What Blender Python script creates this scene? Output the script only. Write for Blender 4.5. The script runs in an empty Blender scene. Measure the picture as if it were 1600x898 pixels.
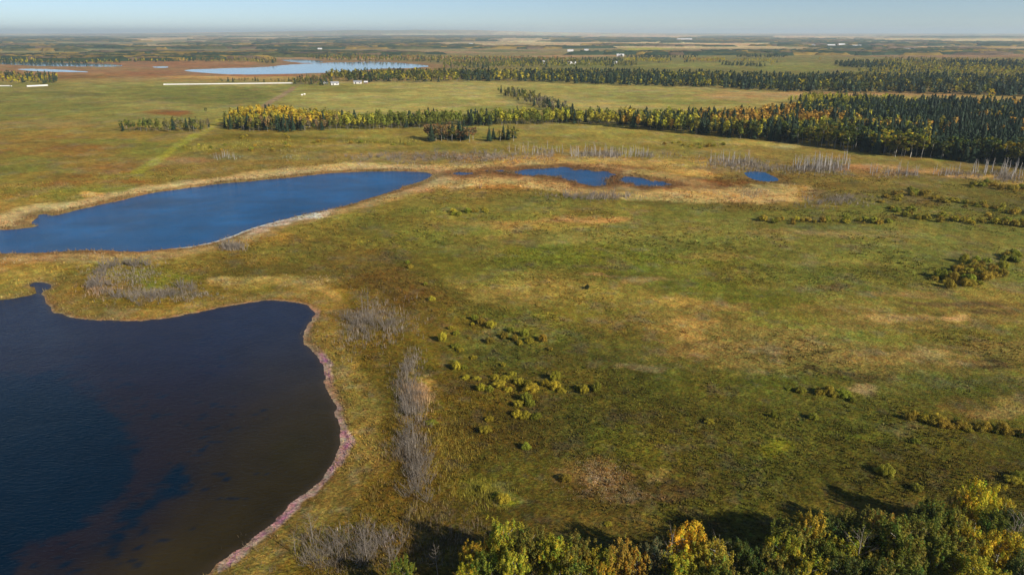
import bpy, math, random
import numpy as np
R = math.radians
# ------------------------------------------------------------------ camera, world, sun, exposure
F, CX, CY, HZ = 1067.0, 800.0, 449.0, 50.5      # focal length and centre of the photograph in its pixels
CAMH = 70.0
PITCH = math.atan((CY - HZ) / F)
SUN_AZ, SUN_EL = R(128), R(27)                  # clockwise from +Y
scn = bpy.context.scene
col = scn.collection
cd = bpy.data.cameras.new('camera'); cam = bpy.data.objects.new('camera', cd); col.objects.link(cam)
cd.sensor_width = 36; cd.lens = F / 1600 * 36; cd.clip_start = 0.5; cd.clip_end = 300000
cam.location = (0, 0, CAMH); cam.rotation_euler = (math.pi / 2 - PITCH, 0, 0)
scn.camera = cam
w = bpy.data.worlds.new('World'); scn.world = w; w.use_nodes = True
nt = w.node_tree; nt.nodes.clear()
so = nt.nodes.new('ShaderNodeOutputWorld'); sb = nt.nodes.new('ShaderNodeBackground'); sk = nt.nodes.new('ShaderNodeTexSky')
sk.sky_type = 'NISHITA'; sk.sun_disc = False; sk.sun_elevation = SUN_EL; sk.sun_rotation = SUN_AZ
sk.altitude = 500; sk.air_density = 0.6; sk.dust_density = 0.3; sk.ozone_density = 2.4
sb.inputs['Strength'].default_value = 0.092
nt.links.new(sk.outputs[0], sb.inputs['Color']); nt.links.new(sb.outputs[0], so.inputs['Surface'])
sl = bpy.data.lights.new('sun', 'SUN'); sl.energy = 5.0; sl.angle = R(0.53); sl.color = (1.0, 0.90, 0.76)
sun = bpy.data.objects.new('sun', sl); col.objects.link(sun)
sun.rotation_euler = (math.pi / 2 - SUN_EL, 0, math.pi - SUN_AZ)   # lamp -Z points from the sun to the ground
scn.view_settings.view_transform = 'Standard'; scn.view_settings.look = 'None'
scn.view_settings.exposure = 0.2; scn.view_settings.gamma = 1.0
scn.cycles.use_denoising = True; scn.cycles.max_bounces = 6; scn.cycles.volume_bounces = 2
scn.cycles.transparent_max_bounces = 8; scn.cycles.caustics_reflective = False; scn.cycles.caustics_refractive = False

# ------------------------------------------------------------------ survey helpers
cp, sp = math.cos(PITCH), math.sin(PITCH)
def at(px, py, z=0.0):                          # where a photographed point stands on the level z
    a = (np.asarray(px, float) - CX) / F; b = (CY - np.asarray(py, float)) / F
    t = (CAMH - z) / np.maximum(sp - b * cp, 1e-5)
    return a * t, (cp + b * sp) * t
def proj(x, y, z=0.0):
    dz = z - CAMH; d = y * cp - dz * sp; d = np.maximum(d, 1e-3); u = y * sp + dz * cp
    return CX + F * x / d, CY - F * u / d
def lin(c):                                     # display colour 0-255 to linear
    c = np.asarray(c, float) / 255.0
    return np.where(c < .04045, c / 12.92, ((c + .055) / 1.055) ** 2.4)
def hash2(ix, iy, s):
    h = (ix.astype(np.int64) * 374761393 + iy.astype(np.int64) * 668265263 + s * 1274126177) & 0xffffffff
    h = ((h ^ (h >> 13)) * 1274126177) & 0xffffffff
    h = ((h ^ (h >> 16)) * 2246822519) & 0xffffffff
    return ((h ^ (h >> 15)) & 0xffffff) / float(0x1000000)
def vn(x, y, s=0):
    ix = np.floor(x); iy = np.floor(y); fx = x - ix; fy = y - iy
    fx = fx * fx * (3 - 2 * fx); fy = fy * fy * (3 - 2 * fy)
    a = hash2(ix, iy, s); b = hash2(ix + 1, iy, s); c = hash2(ix, iy + 1, s); d = hash2(ix + 1, iy + 1, s)
    return ((a + (b - a) * fx) * (1 - fy) + (c + (d - c) * fx) * fy) * 2 - 1
def fbm(x, y, o=4, s=0, g=.5):
    r = 0; a = 1; t = 0
    for k in range(o):
        r = r + a * vn(x * 2 ** k + 17.3 * k, y * 2 ** k - 9.1 * k, s + k); t += a; a *= g
    return r / t
def sstep(a, b, x):
    t = np.clip((x - a) / (b - a), 0, 1); return t * t * (3 - 2 * t)
def seg_dist(x, y, P, closed=True):
    n = len(P); d = np.full(x.shape, 1e18)
    for i in range(n if closed else n - 1):
        ax, ay = P[i]; bx, by = P[(i + 1) % n]; ex, ey = bx - ax, by - ay
        L = ex * ex + ey * ey + 1e-12
        t = np.clip(((x - ax) * ex + (y - ay) * ey) / L, 0, 1)
        d = np.minimum(d, (x - ax - t * ex) ** 2 + (y - ay - t * ey) ** 2)
    return np.sqrt(d)
def inside(x, y, P):
    n = len(P); r = np.zeros(x.shape, bool)
    for i in range(n):
        ax, ay = P[i]; bx, by = P[(i + 1) % n]
        if ay == by: continue
        c = ((ay > y) != (by > y)) & (x < (bx - ax) * (y - ay) / (by - ay) + ax); r ^= c
    return r
def smooth(P, k=2):
    P = np.array(P, float)
    for _ in range(k):
        Q = np.roll(P, -1, 0); P = np.stack([.75 * P + .25 * Q, .25 * P + .75 * Q], 1).reshape(-1, 2)
    return P

# ------------------------------------------------------------------ water outlines as read off the photograph
LAKES = {
 'near': [[(0,469),(25,465),(45,462),(58,458),(66,458),(70,468),(78,482),(95,492),(130,498),(170,501),(225,501),(270,496),(310,488),(350,479),(385,473),(420,469),(455,470),(480,476),(494,487),(489,500),(476,510),(471,525),(478,540),(492,552),(500,562),(506,580),(508,600),(518,620),(528,645),(527,665),(534,690),(528,715),(511,738),(490,760),(460,785),(425,815),(390,842),(360,868),(330,888),(300,905),(240,960),(100,1060),(-300,1100),(-700,800),(-600,560),(-300,500),(-100,480)],
          [(46,443),(55,440),(70,442),(80,446),(78,452),(68,452),(66,460),(57,460),(59,451),(48,447)]],
 'mid': [[(0,360),(40,357),(66,353),(45,350),(52,344),(68,333),(80,338),(100,334),(160,320),(230,303),(300,293),(360,286),(420,281),(480,275),(530,269),(600,268),(640,268),(678,270),(668,280),(645,287),(620,296),(590,305),(560,315),(530,323),(500,330),(450,341),(400,353),(362,367),(340,375),(300,384),(260,390),(200,393),(150,391),(100,393),(50,395),(0,396),(-200,397),(-350,390),(-300,368),(-100,362)]],
 'marsh': [[(798,269),(815,265),(845,263),(880,261),(895,265),(935,267),(962,272),(950,280),(948,290),(915,290),(890,282),(872,275),(840,274),(815,273)],
           [(972,275),(1000,279),(1030,284),(1052,289),(1030,292),(1000,292),(985,287),(970,281)],
           [(708,271),(722,268),(738,270),(730,273),(714,273)], [(752,267),(775,266),(796,266),(775,269)]],
 'beaver': [[(1160,268),(1190,268),(1202,272),(1218,281),(1214,284),(1180,283),(1170,277)]],
 'far': [[(318,108),(400,106),(430,104),(440,102),(500,99),(520,98),(560,97),(600,97),(640,100),(678,103.5),(640,107),(600,107),(560,110),(545,113),(470,115),(400,116.5),(340,116),(300,112),(285,110)],
         [(434,94),(460,93),(500,95),(510,98),(480,99),(455,97)], [(238,104.5),(262,104),(262,106),(240,106)]],
 'west': [[(-60,96),(20,97),(60,97.5),(120,99),(192,101.5),(190,104.5),(110,104),(40,103)], [(20,108),(60,108),(110,110),(150,113),(100,113),(50,111)]],
}
LW = {}
for k, polys in LAKES.items():
    out = []
    for P in polys:
        P = smooth(P, 2) if k != 'far' and k != 'west' else smooth(P, 1)
        X, Y = at(P[:, 0], P[:, 1], -0.25); out.append(np.stack([X, Y], 1))
    LW[k] = out
LWARP = {'near': (.9, 3), 'mid': (1.6, 7), 'marsh': (4.6, 5), 'beaver': (1.2, 6), 'far': (6, 60), 'west': (5, 60)}
def lake_sd(k, x, y):
    """signed distance in metres to the shore, negative on the water"""
    amp, sc = LWARP[k]
    n = fbm(x / sc, y / sc, 4, 91) * amp
    sd = np.full(x.shape, 1e9)
    allp = np.concatenate(LW[k]); mg = 60 if k not in ('far', 'west') else 400
    m = (x > allp[:, 0].min() - mg) & (x < allp[:, 0].max() + mg) & (y > allp[:, 1].min() - mg) & (y < allp[:, 1].max() + mg)
    if m.any():
        xm, ym = x[m], y[m]; s = np.full(xm.shape, 1e9)
        for P in LW[k]:
            d = seg_dist(xm, ym, P); s = np.minimum(s, np.where(inside(xm, ym, P), -d, d))
        sd[m] = s + n[m]
    return sd

# ------------------------------------------------------------------ ground colours (vegetation and soil as the photograph shows them)
KX = [0, 600, 1000, 1600]
KY = {
 54: [(150,135,125)]*4, 62: [(150,135,115),(140,125,110),(160,140,120),(165,145,120)],
 75: [(120,112,95),(115,105,85),(125,110,85),(120,105,85)], 88: [(125,108,75),(120,108,75),(120,112,70),(115,100,68)],
 100:[(135,108,78),(120,105,70),(105,105,58),(115,105,60)], 120:[(148,108,74),(150,118,76),(105,105,55),(110,105,55)],
 131:[(128,122,68),(150,138,82),(148,138,84),(150,122,82)], 160:[(116,120,62),(152,142,86),(150,136,82),(150,130,84)],
 188:[(120,110,54),(142,132,76),(135,125,70),(125,115,60)], 212:[(138,112,54),(126,114,52),(138,124,66),(132,116,62)],
 250:[(124,108,50),(132,112,62),(132,112,60),(118,100,55)], 290:[(128,112,50),(132,112,60),(128,106,55),(106,96,48)],
 330:[(150,118,64),(118,110,50),(112,108,50),(100,95,44)], 370:[(150,118,64),(112,108,48),(116,118,56),(112,108,54)],
 415:[(146,116,58),(104,94,42),(108,116,46),(108,106,50)], 460:[(130,108,48),(100,86,38),(118,112,52),(112,108,50)],
 510:[(112,92,38),(104,88,34),(108,104,46),(116,108,54)], 560:[(108,88,34),(98,82,32),(92,88,38),(108,98,48)],
 640:[(104,84,32),(96,80,30),(84,82,34),(88,86,34)], 720:[(100,80,30),(92,76,28),(82,78,32),(76,74,28)],
 800:[(98,78,30),(90,72,28),(80,72,32),(76,72,28)], 1000:[(95,75,30),(80,66,28),(74,70,30),(74,70,28)]}
# patches: centre x, y, half-width, half-height, colour, strength   (pixels of the photograph)
PATCH = [
 # north fields
 (330,150,130,14,(98,118,52),.7),(260,140,90,6,(110,125,58),.6),(240,165,60,7,(150,130,80),.35),(265,177,34,4.5,(135,88,48),.9),(230,186,60,4,(120,120,62),.6),
 (640,150,170,10,(160,150,92),.45),(560,142,80,3,(112,115,60),.6),(650,158,100,4,(128,128,68),.45),(760,170,60,4,(118,125,62),.6),(620,172,110,5,(162,148,88),.5),
 (500,135,70,4,(120,130,60),.6),(880,140,60,4,(135,130,72),.5),(1000,150,110,6,(126,128,66),.45),(1060,160,90,4,(118,120,62),.5),(940,165,80,6,(165,150,90),.5),
 (1180,150,90,6,(165,132,92),.6),(1120,168,60,4,(158,142,84),.6),(1250,146,80,3,(168,134,96),.6),(1400,147,120,3,(160,122,88),.6),(1330,153,60,2.2,(170,140,98),.5),
 # ground south of the first tree belt
 (120,235,110,9,(138,104,50),.55),(60,262,60,7,(112,116,52),.6),(170,222,80,5,(112,112,50),.5),(180,262,70,8,(136,100,50),.5),(230,235,45,12,(112,118,50),.55),
 (90,300,110,12,(118,112,48),.6),(150,288,80,7,(140,102,54),.45),(40,290,45,5,(142,116,62),.5),(180,296,35,8,(120,124,54),.5),(152,303,24,4,(205,150,90),.8),
 (40,252,40,6,(120,118,56),.4),(110,275,60,4,(128,96,46),.5),(210,275,50,5,(126,112,46),.5),(60,225,60,4,(126,98,46),.5),
 (310,232,45,6,(126,112,40),.7),(400,215,90,5,(118,104,36),.55),(480,222,120,4,(128,114,44),.6),(420,235,80,5,(118,98,42),.5),(370,246,60,5,(120,112,72),.6),(300,250,40,4,(150,110,74),.55),
 (560,228,90,5,(150,128,66),.5),(600,214,110,3,(142,128,68),.6),(640,245,90,7,(138,114,88),.5),(740,246,110,6,(128,108,88),.5),(520,245,60,6,(136,116,68),.5),
 (700,232,110,3,(120,108,50),.5),(900,208,120,5,(150,136,72),.6),(980,212,80,4,(124,116,54),.4),(1180,224,60,4,(160,140,80),.6),(1080,222,70,4,(128,122,56),.5),(1010,232,60,4,(130,118,48),.5),
 (1240,228,40,3,(172,150,100),.5),(860,246,90,4,(126,110,80),.5),(1000,248,80,4,(134,112,72),.4),(1400,268,110,5,(158,124,84),.6),(1360,262,50,5,(168,124,92),.5),(1300,280,90,5,(128,112,56),.5),
 (1530,276,60,4,(176,142,86),.75),(1590,288,30,4,(150,126,70),.6),(1470,250,30,3,(128,126,60),.7),(1350,290,80,4,(112,92,48),.5),(1460,285,120,5,(122,108,54),.4),
 # reed and sedge belt about the marsh
 (960,262,210,14,(172,140,78),.6),(880,245,70,4,(174,136,68),.5),(1000,256,60,6,(182,148,86),.6),(1060,270,60,5,(160,126,62),.6),(900,262,150,5,(134,82,40),.75),
 (980,286,180,9,(112,72,36),.9),(1090,290,90,7,(116,76,40),.9),(820,290,90,5,(166,128,72),.8),(760,283,70,6,(170,130,78),.7),(1170,304,85,13,(198,168,118),.92),(1060,305,90,5,(178,140,84),.85),
 (960,303,70,4,(168,132,72),.7),(1240,299,20,7,(168,134,74),.8),(1110,278,50,3.5,(120,94,48),.6),(1120,265,40,6,(120,98,78),.5),(700,276,40,6,(120,72,40),.8),(780,276,60,3,(118,74,42),.8),
 (1230,282,50,6,(100,88,44),.5),(1100,316,140,5,(104,86,42),.6),(1200,324,120,6,(108,92,44),.5),(900,312,100,4,(110,104,52),.6),
 # big meadow
 (1150,505,220,60,(140,116,68),.36),(1350,545,250,60,(134,112,68),.3),(860,352,180,30,(142,120,68),.3),(1560,500,110,60,(130,110,64),.3),(820,450,140,30,(138,120,66),.3),(1250,370,250,18,(128,114,62),.3),(1100,445,60,16,(98,112,40),.35),(1180,480,60,12,(98,112,40),.3),(860,400,110,11,(104,120,42),.35),
 (860,345,110,7,(160,128,78),.5),(940,345,70,5,(172,130,84),.5),(880,355,60,5,(166,136,70),.5),(780,340,90,6,(112,122,50),.5),(760,352,60,6,(150,126,74),.4),(1150,345,60,5,(140,122,70),.35),
 (1000,335,120,4,(116,110,48),.4),(700,365,80,9,(110,116,48),.5),(860,372,110,9,(134,116,64),.35),(1060,366,110,6,(134,118,60),.35),(1250,378,140,8,(112,120,54),.5),(1300,362,110,6,(138,118,74),.5),
 (870,398,130,14,(104,124,40),.65),(820,410,60,10,(84,104,34),.35),(910,388,60,6,(84,100,36),.35),(1020,410,120,12,(104,122,42),.5),(1120,400,60,5,(150,120,72),.4),(1220,395,90,6,(92,102,42),.45),(990,430,60,6,(92,104,40),.4),
 (800,450,110,18,(146,128,70),.5),(900,460,90,14,(132,122,60),.4),(940,430,26,3,(160,124,86),.6),(1015,436,28,6,(152,116,78),.65),(1030,452,28,5,(92,96,46),.45),(1110,448,80,14,(96,112,38),.6),(1190,470,80,14,(98,114,38),.6),
 (1070,470,40,8,(165,130,74),.6),(1130,480,50,7,(160,118,76),.5),(1060,508,50,14,(158,124,76),.7),(1080,528,30,8,(176,138,86),.5),(1120,545,70,12,(136,104,66),.5),(1180,560,60,14,(132,102,62),.5),(1000,520,50,16,(120,108,50),.4),
 (900,490,80,10,(110,112,44),.5),(720,430,60,20,(112,106,46),.5),(745,395,40,12,(134,112,66),.4),(700,415,40,20,(100,104,38),.4),(1240,500,70,12,(104,112,42),.5),
 (1350,425,120,10,(92,94,40),.45),(1300,412,90,5,(140,116,66),.4),(1380,500,40,5,(168,132,90),.65),(1430,498,60,4,(160,126,84),.5),(1490,498,28,5,(172,134,98),.7),(1310,448,22,4,(110,86,54),.6),(1420,460,60,5,(140,112,74),.5),(1500,475,90,4,(96,76,52),.6),(1540,486,50,5,(88,72,48),.6),
 (1430,525,150,12,(100,106,42),.5),(1560,520,60,14,(104,108,46),.5),(1240,545,60,10,(140,108,72),.5),(1370,560,80,8,(148,112,70),.55),(1430,552,60,5,(156,120,82),.6),(1545,567,34,9,(72,56,38),.85),(1500,566,50,5,(148,114,76),.5),(1340,590,60,12,(78,66,40),.6),(1275,577,18,4,(66,52,34),.6),
 (1310,553,16,3,(70,58,38),.5),(1360,610,30,6,(150,122,92),.7),(1440,590,60,10,(100,104,44),.6),(1550,600,70,14,(90,100,34),.6),(1240,600,90,12,(88,96,34),.6),(1500,635,60,12,(108,90,46),.5),(1590,630,40,14,(138,112,68),.5),(1560,645,60,7,(150,120,84),.4),
 (1130,600,120,16,(84,94,32),.45),(1000,640,110,30,(84,82,34),.4),(1060,575,60,8,(84,82,36),.5),(960,535,60,14,(100,98,42),.4),(985,575,34,5,(132,112,84),.5),(1010,580,24,4,(148,122,94),.5),
 (860,560,120,14,(82,80,36),.55),(760,540,70,12,(88,92,44),.5),(900,670,150,30,(78,70,32),.5),(760,690,90,30,(84,68,28),.5),(1200,680,120,40,(84,78,32),.4),(1220,700,26,10,(110,108,26),.5),(1340,680,50,8,(100,104,36),.45),(1420,720,140,26,(78,78,30),.4),
 (985,690,60,24,(92,98,34),.55),(930,745,60,24,(118,88,58),.7),(980,775,60,10,(106,82,54),.6),(1035,740,26,12,(124,112,60),.6),(1050,770,40,10,(92,74,44),.5),(880,700,40,20,(80,72,34),.4),(960,815,90,18,(106,88,42),.55),(1090,800,90,16,(92,88,34),.5),(1160,785,80,20,(94,92,34),.4),(1230,760,80,30,(76,74,28),.4),
 (1010,720,60,14,(86,96,30),.4),(1140,700,60,20,(74,76,28),.35),(1300,800,60,16,(96,84,34),.4),(1450,790,90,14,(90,80,36),.4),
 # margin east of the near lake
 (545,620,18,60,(134,112,40),.5),(560,560,24,30,(112,92,34),.4),(600,600,24,90,(94,66,30),.6),(655,612,24,20,(190,144,88),.75),(640,640,40,30,(128,96,70),.4),(580,720,40,40,(88,78,32),.4),(600,690,24,26,(104,80,26),.5),(560,770,40,30,(104,84,34),.4),
 (700,620,50,30,(102,90,30),.4),(680,560,40,30,(106,92,32),.4),(640,480,50,30,(100,74,36),.55),(600,440,70,24,(96,74,38),.5),(560,410,70,18,(104,82,42),.5),(690,470,40,20,(92,78,32),.4),(540,470,30,14,(110,104,30),.5),(520,490,16,20,(140,114,26),.75),(520,520,20,16,(120,108,34),.5),
 (470,440,60,10,(176,140,90),.75),(400,445,60,9,(176,142,86),.65),(510,455,24,8,(150,118,62),.6),(440,455,70,6,(124,112,42),.5),(330,430,60,12,(112,96,42),.5),(420,420,70,10,(98,86,40),.5),(520,435,40,10,(100,84,40),.4),(500,385,60,10,(96,84,40),.5),(420,375,50,10,(150,108,56),.5),
 (620,350,60,10,(114,106,48),.4),(560,360,50,8,(110,96,44),.4),(600,375,60,10,(104,108,44),.5),(480,405,60,8,(112,100,44),.5),(360,402,60,5,(126,100,46),.5),
 (240,435,70,20,(116,112,44),.7),(170,455,40,12,(134,98,62),.55),(110,455,22,30,(96,78,34),.5),(95,448,20,6,(150,116,40),.7),(200,480,70,5,(108,90,40),.6),(330,470,40,8,(120,94,44),.4),(40,430,60,12,(176,138,74),.6),(15,442,30,10,(150,122,54),.6),(120,408,110,8,(168,130,74),.6),(60,405,70,5,(140,94,44),.5),(30,452,30,5,(132,82,36),.7),(100,435,24,3,(92,72,40),.5),
 (640,780,60,30,(94,78,34),.5),(500,850,80,24,(104,84,40),.6),(560,840,50,20,(110,92,62),.4),(700,760,60,24,(96,86,32),.5),(785,780,22,12,(120,116,30),.7),(750,760,30,14,(104,98,32),.5),(470,830,40,14,(120,90,30),.5),(430,880,60,20,(110,92,40),.5),(650,820,50,20,(94,78,34),.5),(620,880,60,30,(92,74,34),.6),
 # beyond the lake and among the far woods
 (330,120,90,4,(150,112,72),.7),(240,115,70,5,(138,96,68),.8),(300,101,120,5,(138,96,72),.85),(240,98,60,4,(132,94,72),.8),(420,119,70,2.4,(150,92,64),.9),(340,121,80,2,(178,142,92),.6),(470,122,60,2,(160,134,84),.8),(560,120,60,2,(140,110,66),.6),
 (370,99,70,2,(150,108,80),.8),(470,99.5,38,1.6,(128,90,72),.8),(420,97,20,4,(118,104,62),.6),(560,92,180,1.5,(172,140,112),.8),(470,91,60,2,(150,120,96),.8),(900,88,110,1.3,(158,122,100),.8),(250,90,120,2.4,(134,122,92),.7),(440,85,80,2.2,(140,114,80),.6),
 (700,82,160,1.2,(150,118,98),.7),(780,80,60,1.6,(92,110,66),.7),(1010,77,40,2.2,(150,146,58),.85),(1060,80,70,1.8,(100,116,76),.7),(920,102.5,60,3.6,(98,122,58),.95),(1090,102,90,4,(118,128,68),.9),(1250,105,62,6,(108,128,60),.95),(1210,100,90,2,(120,126,70),.8),(1000,90,150,1.6,(118,112,76),.6),(1170,92,120,2,(108,104,66),.6),
 (1130,70,90,1.8,(186,146,118),.9),(860,54.6,120,.9,(206,176,150),.9),(1000,57,100,1.6,(190,152,128),.85),(1290,58.5,90,1.7,(196,160,130),.9),(1420,62,60,1.8,(204,170,132),.9),(1545,63,70,2.2,(204,172,136),.9),(1480,74,70,1.4,(176,142,114),.8),(950,68,80,1,(170,138,112),.7),(1450,57,160,1,(150,140,130),.5),(1060,60,60,1.2,(188,160,126),.7),
 (1500,87,150,3,(136,104,86),.7),(1400,83,120,2,(128,108,86),.6),(1230,64,80,1,(180,150,128),.6),(520,51.5,40,1.2,(206,180,160),.7),(60,60,90,2,(180,150,130),.5),(200,63,60,1.2,(196,160,128),.7),(60,134,50,6,(116,112,58),.6),(90,120,110,3,(120,88,52),.7),(90,147,90,4,(100,110,50),.6),(100,165,90,10,(112,116,58),.6),(70,194,80,6,(140,120,82),.4),
]
# lines: points, half-width in px, colour, strength
LINES = [
 ([(700,288),(760,281),(830,288),(900,297),(980,305),(1060,309),(1130,312),(1200,309),(1240,300)],6,(190,160,112),.85), ([(680,262),(760,257),(850,252),(930,249),(1010,256),(1060,266),(1110,273)],4.6,(178,146,90),.75),
 ([(0,340),(60,322),(150,316),(250,298),(400,273),(540,259),(680,261)],4.6,(192,164,118),.8), ([(480,334),(560,319),(640,301),(720,284)],6,(174,140,90),.7), ([(0,428),(60,424),(110,414),(200,401),(300,395)],9,(178,142,84),.5),
 ([(330,440),(420,436),(490,444),(528,464)],6.5,(184,152,100),.75), ([(60,395),(300,398),(400,370)],4,(146,104,56),.5),
 ([(548,700),(560,640),(545,590),(520,550),(500,520)],9,(140,124,46),.5), ([(640,560),(660,640),(650,720)],12,(112,92,54),.4),
 ([(458,138),(440,150),(425,158),(412,166)],3.45,(142,118,100),1.0), ([(470,131),(458,138)],2,(134,104,84),.7),
 ([(360,183),(340,190),(322,205),(300,215),(278,226),(262,240),(240,255),(210,272)],3.2,(142,142,52),.9),
 ([(640,470),(625,520),(615,560),(606,640),(588,740)],5,(84,62,30),.35), ([(560,430),(620,460),(660,500),(690,560),(720,640)],9,(88,68,34),.35),
 ([(1185,352),(1300,358),(1400,360)],3,(92,100,46),.35), ([(610,400),(660,425),(700,450),(740,480),(790,500),(860,500)],8,(84,84,34),.5),
 ([(1440,244),(1480,262),(1530,275),(1590,286)],3,(160,134,76),.5),
 ([(350,212),(460,214),(560,220),(640,226),(720,226)],2.4,(96,90,30),.55),([(300,240),(360,228),(450,232),(520,238)],2.6,(112,106,34),.5),
]
FIELD = [(206,178,144),(196,164,134),(160,134,114),(134,124,96),(122,126,86),(136,118,98),(116,114,92),(184,158,128)]
def ground_colour(x, y, sds=None, detail=True):
    px, py = proj(x, y, far_z(x, y)); D = np.hypot(x, y)
    lg = np.log(np.maximum(D, 1)) * 22; az = np.arctan2(x, np.maximum(y, 1e-3) + 0 * x) * 22
    wx = fbm(az * 1.0, lg * 1.0, 4, 3); wy = fbm(az * 1.0 + 31, lg * 1.0 + 7, 4, 5)
    ex = 26 * sstep(50, 300, py) + 4; ey = 1.2 + 10 * sstep(120, 600, py)
    qx = px + wx * ex; qy = np.where(y > 0, py + wy * ey, 1000)
    qy = np.clip(qy, 54, 1000)
    ky = sorted(KY); tab = np.array([[lin(c) for c in KY[k]] for k in ky])
    i = np.clip(np.searchsorted(ky, qy) - 1, 0, len(ky) - 2); kya = np.array(ky, float)
    fy = ((qy - kya[i]) / (kya[i + 1] - kya[i]))[:, None]
    kxa = np.array(KX, float); qxc = np.clip(qx, 0, 1600)
    j = np.clip(np.searchsorted(kxa, qxc) - 1, 0, 2); fx = ((qxc - kxa[j]) / (kxa[j + 1] - kxa[j]))[:, None]
    C = (tab[i, j] * (1 - fx) + tab[i, j + 1] * fx) * (1 - fy) + (tab[i + 1, j] * (1 - fx) + tab[i + 1, j + 1] * fx) * fy
    # a patchwork of fields on the plain beyond
    a = R(17); u = x * math.cos(a) + y * math.sin(a); v = -x * math.sin(a) + y * math.cos(a)
    m = D > 2300
    if m.any():
        sz = np.where(D > 7000, 1600.0, 800.0)[m]; cx_, cy_ = np.floor(u[m] / sz), np.floor(v[m] / sz * .8)
        h = hash2(cx_, cy_, 5); h2 = hash2(cx_, cy_, 6)
        pal = np.array([lin(c) for c in FIELD]); fc = pal[(h * len(FIELD)).astype(int) % len(FIELD)] * (.85 + .3 * h2)[:, None]
        k = (sstep(2300, 4200, D[m]) * .72)[:, None]; C[m] = C[m] * (1 - k) + fc * k
    for (cx_, cy_, rx, ry, c, s) in PATCH:
        mm = (np.abs(qx - cx_) < rx * 1.7) & (np.abs(qy - cy_) < ry * 1.7)
        if mm.any():
            r = np.sqrt(((qx[mm] - cx_) / rx) ** 2 + ((qy[mm] - cy_) / ry) ** 2)
            n = fbm(az[mm] * 4 + cx_, lg[mm] * 4 + cy_, 3, 11) * .45
            a_ = (min(1, s * 1.35) * (1 - sstep(.6, 1.4, r + n)))[:, None]; C[mm] = C[mm] * (1 - a_) + lin(c) * a_
    for (P, wd, c, s) in LINES:
        P = np.array(P, float); mm = (px > P[:, 0].min() - 30) & (px < P[:, 0].max() + 30) & (py > P[:, 1].min() - 20) & (py < P[:, 1].max() + 20)
        if mm.any():
            ws = .35 if wd < 3.5 else 1.0; d = seg_dist(px[mm] + wx[mm] * wd * ws, py[mm] + wy[mm] * wd * ws, P, False)
            wv = wd * (.75 + .7 * (py[mm] - 130) / 100) if wd < 3.5 and P[0, 1] < 190 else wd
            a_ = (s * (1 - sstep(.6, 1.3, d / wv)))[:, None]; C[mm] = C[mm] * (1 - a_) + lin(c) * a_
    # shore belts by distance from the water
    C *= np.array([1.03, 1.02, .93]); ex_ = np.maximum(C[:, 1] - C[:, 0] * .88, 0); og = np.maximum(C[:, 0] * .72 - C[:, 1], 0) * (D < 260); C[:, 1] += .45 * og; C[:, 0] -= .2 * og; C[:, 1] -= .52 * ex_; C[:, 0] += .30 * ex_; C[:, 2] *= .86
    def over(mask, c, a_):
        a_ = (np.clip(a_, 0, 1))[:, None]; C[mask] = C[mask] * (1 - a_) + lin(c) * a_
    if sds is None: sds = {k: lake_sd(k, x, y) for k in LAKES}
    n1 = fbm(x / 9, y / 9, 4, 41); n2 = fbm(x / 2.2, y / 2.2, 3, 43); n3 = fbm(x / 26, y / 26, 3, 47)
    def belt(mask, sd, a0, a1, c, s, nn=.35, soft=.35):
        e = sd[mask] * (1 + nn * n1[mask]) ; k = sstep(a0 - soft * max(a0, 1), a0, e) * (1 - sstep(a1, a1 * (1 + soft) + .3, e)); over(mask, c, s * k)
    sd = sds['near']; m = sd < 40
    if m.any():
        belt(m, sd, 0, 16, (122, 100, 36), .45); belt(m, sd, 0, 6.5, (148, 124, 64), .55); belt(m, sd, 0, 1.4, (128, 98, 56), .75)
        pk = np.clip(sstep(548, 600, py) * (px > 440) + (np.abs(py - 560) < 0), 0, 1)
        for (yy, hh, st) in ((492, 9, .6), (514, 10, .55), (572, 24, .95), (640, 14, .6), (690, 40, 1), (760, 60, 1), (840, 60, .95), (880, 30, .5)):
            wgt = np.exp(-((py[m] - yy) / hh) ** 2) * st * (px[m] > 340)
            e = sd[m] + .5 * n2[m]; wid = .95 + 1.1 * n1[m] + .5 * n2[m] + .6 * (hh > 20)
            over(m, (170, 142, 134), wgt * 1.1 * (1 - sstep(wid, wid + .6, e)))
            over(m, (150, 84, 126), wgt * 1.0 * sstep(-.25, .35, n2[m] + .5 * n1[m]) * (1 - sstep(wid * .75, wid * .75 + .5, e)) * (py[m] > 545))
        over(m, (170, 140, 120), .4 * (1 - sstep(.3, .8, sd[m])) * (px[m] > 60))
    sd = sds['mid']; m = sd < 60
    if m.any():
        up = (py[m] < 300) | (px[m] < 330) & (py[m] < 372)
        e = sd[m] * (1 + .3 * n1[m])
        over(m, (190, 160, 112), .85 * (1 - sstep(12, 19, e)) * up * (px[m] < 900)); over(m, (122, 94, 54), .8 * (1 - sstep(4.5, 7, e)) * up)
        lo = ~up
        over(m, (164, 136, 88), .75 * (1 - sstep(9, 15, e)) * lo); over(m, (126, 92, 54), .75 * (1 - sstep(2.5, 5, e)) * lo)
        wht = np.exp(-((px[m] - 450) / 60) ** 4) * lo * (py[m] > 320)
        over(m, (214, 196, 186), wht * (1 - sstep(6 + 4 * n1[m], 11 + 4 * n1[m], sd[m])) * (.6 + .5 * sstep(-.2, .4, n1[m] + n2[m])))
        wh2 = sstep(260, 300, px[m]) * (1 - sstep(395, 430, px[m])) * lo
        over(m, (226, 216, 210), wh2 * (1 - sstep(.9, 1.7, sd[m] + .6 * n1[m])) * .95)
    sd = sds['marsh']; m = sd < 40
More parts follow.
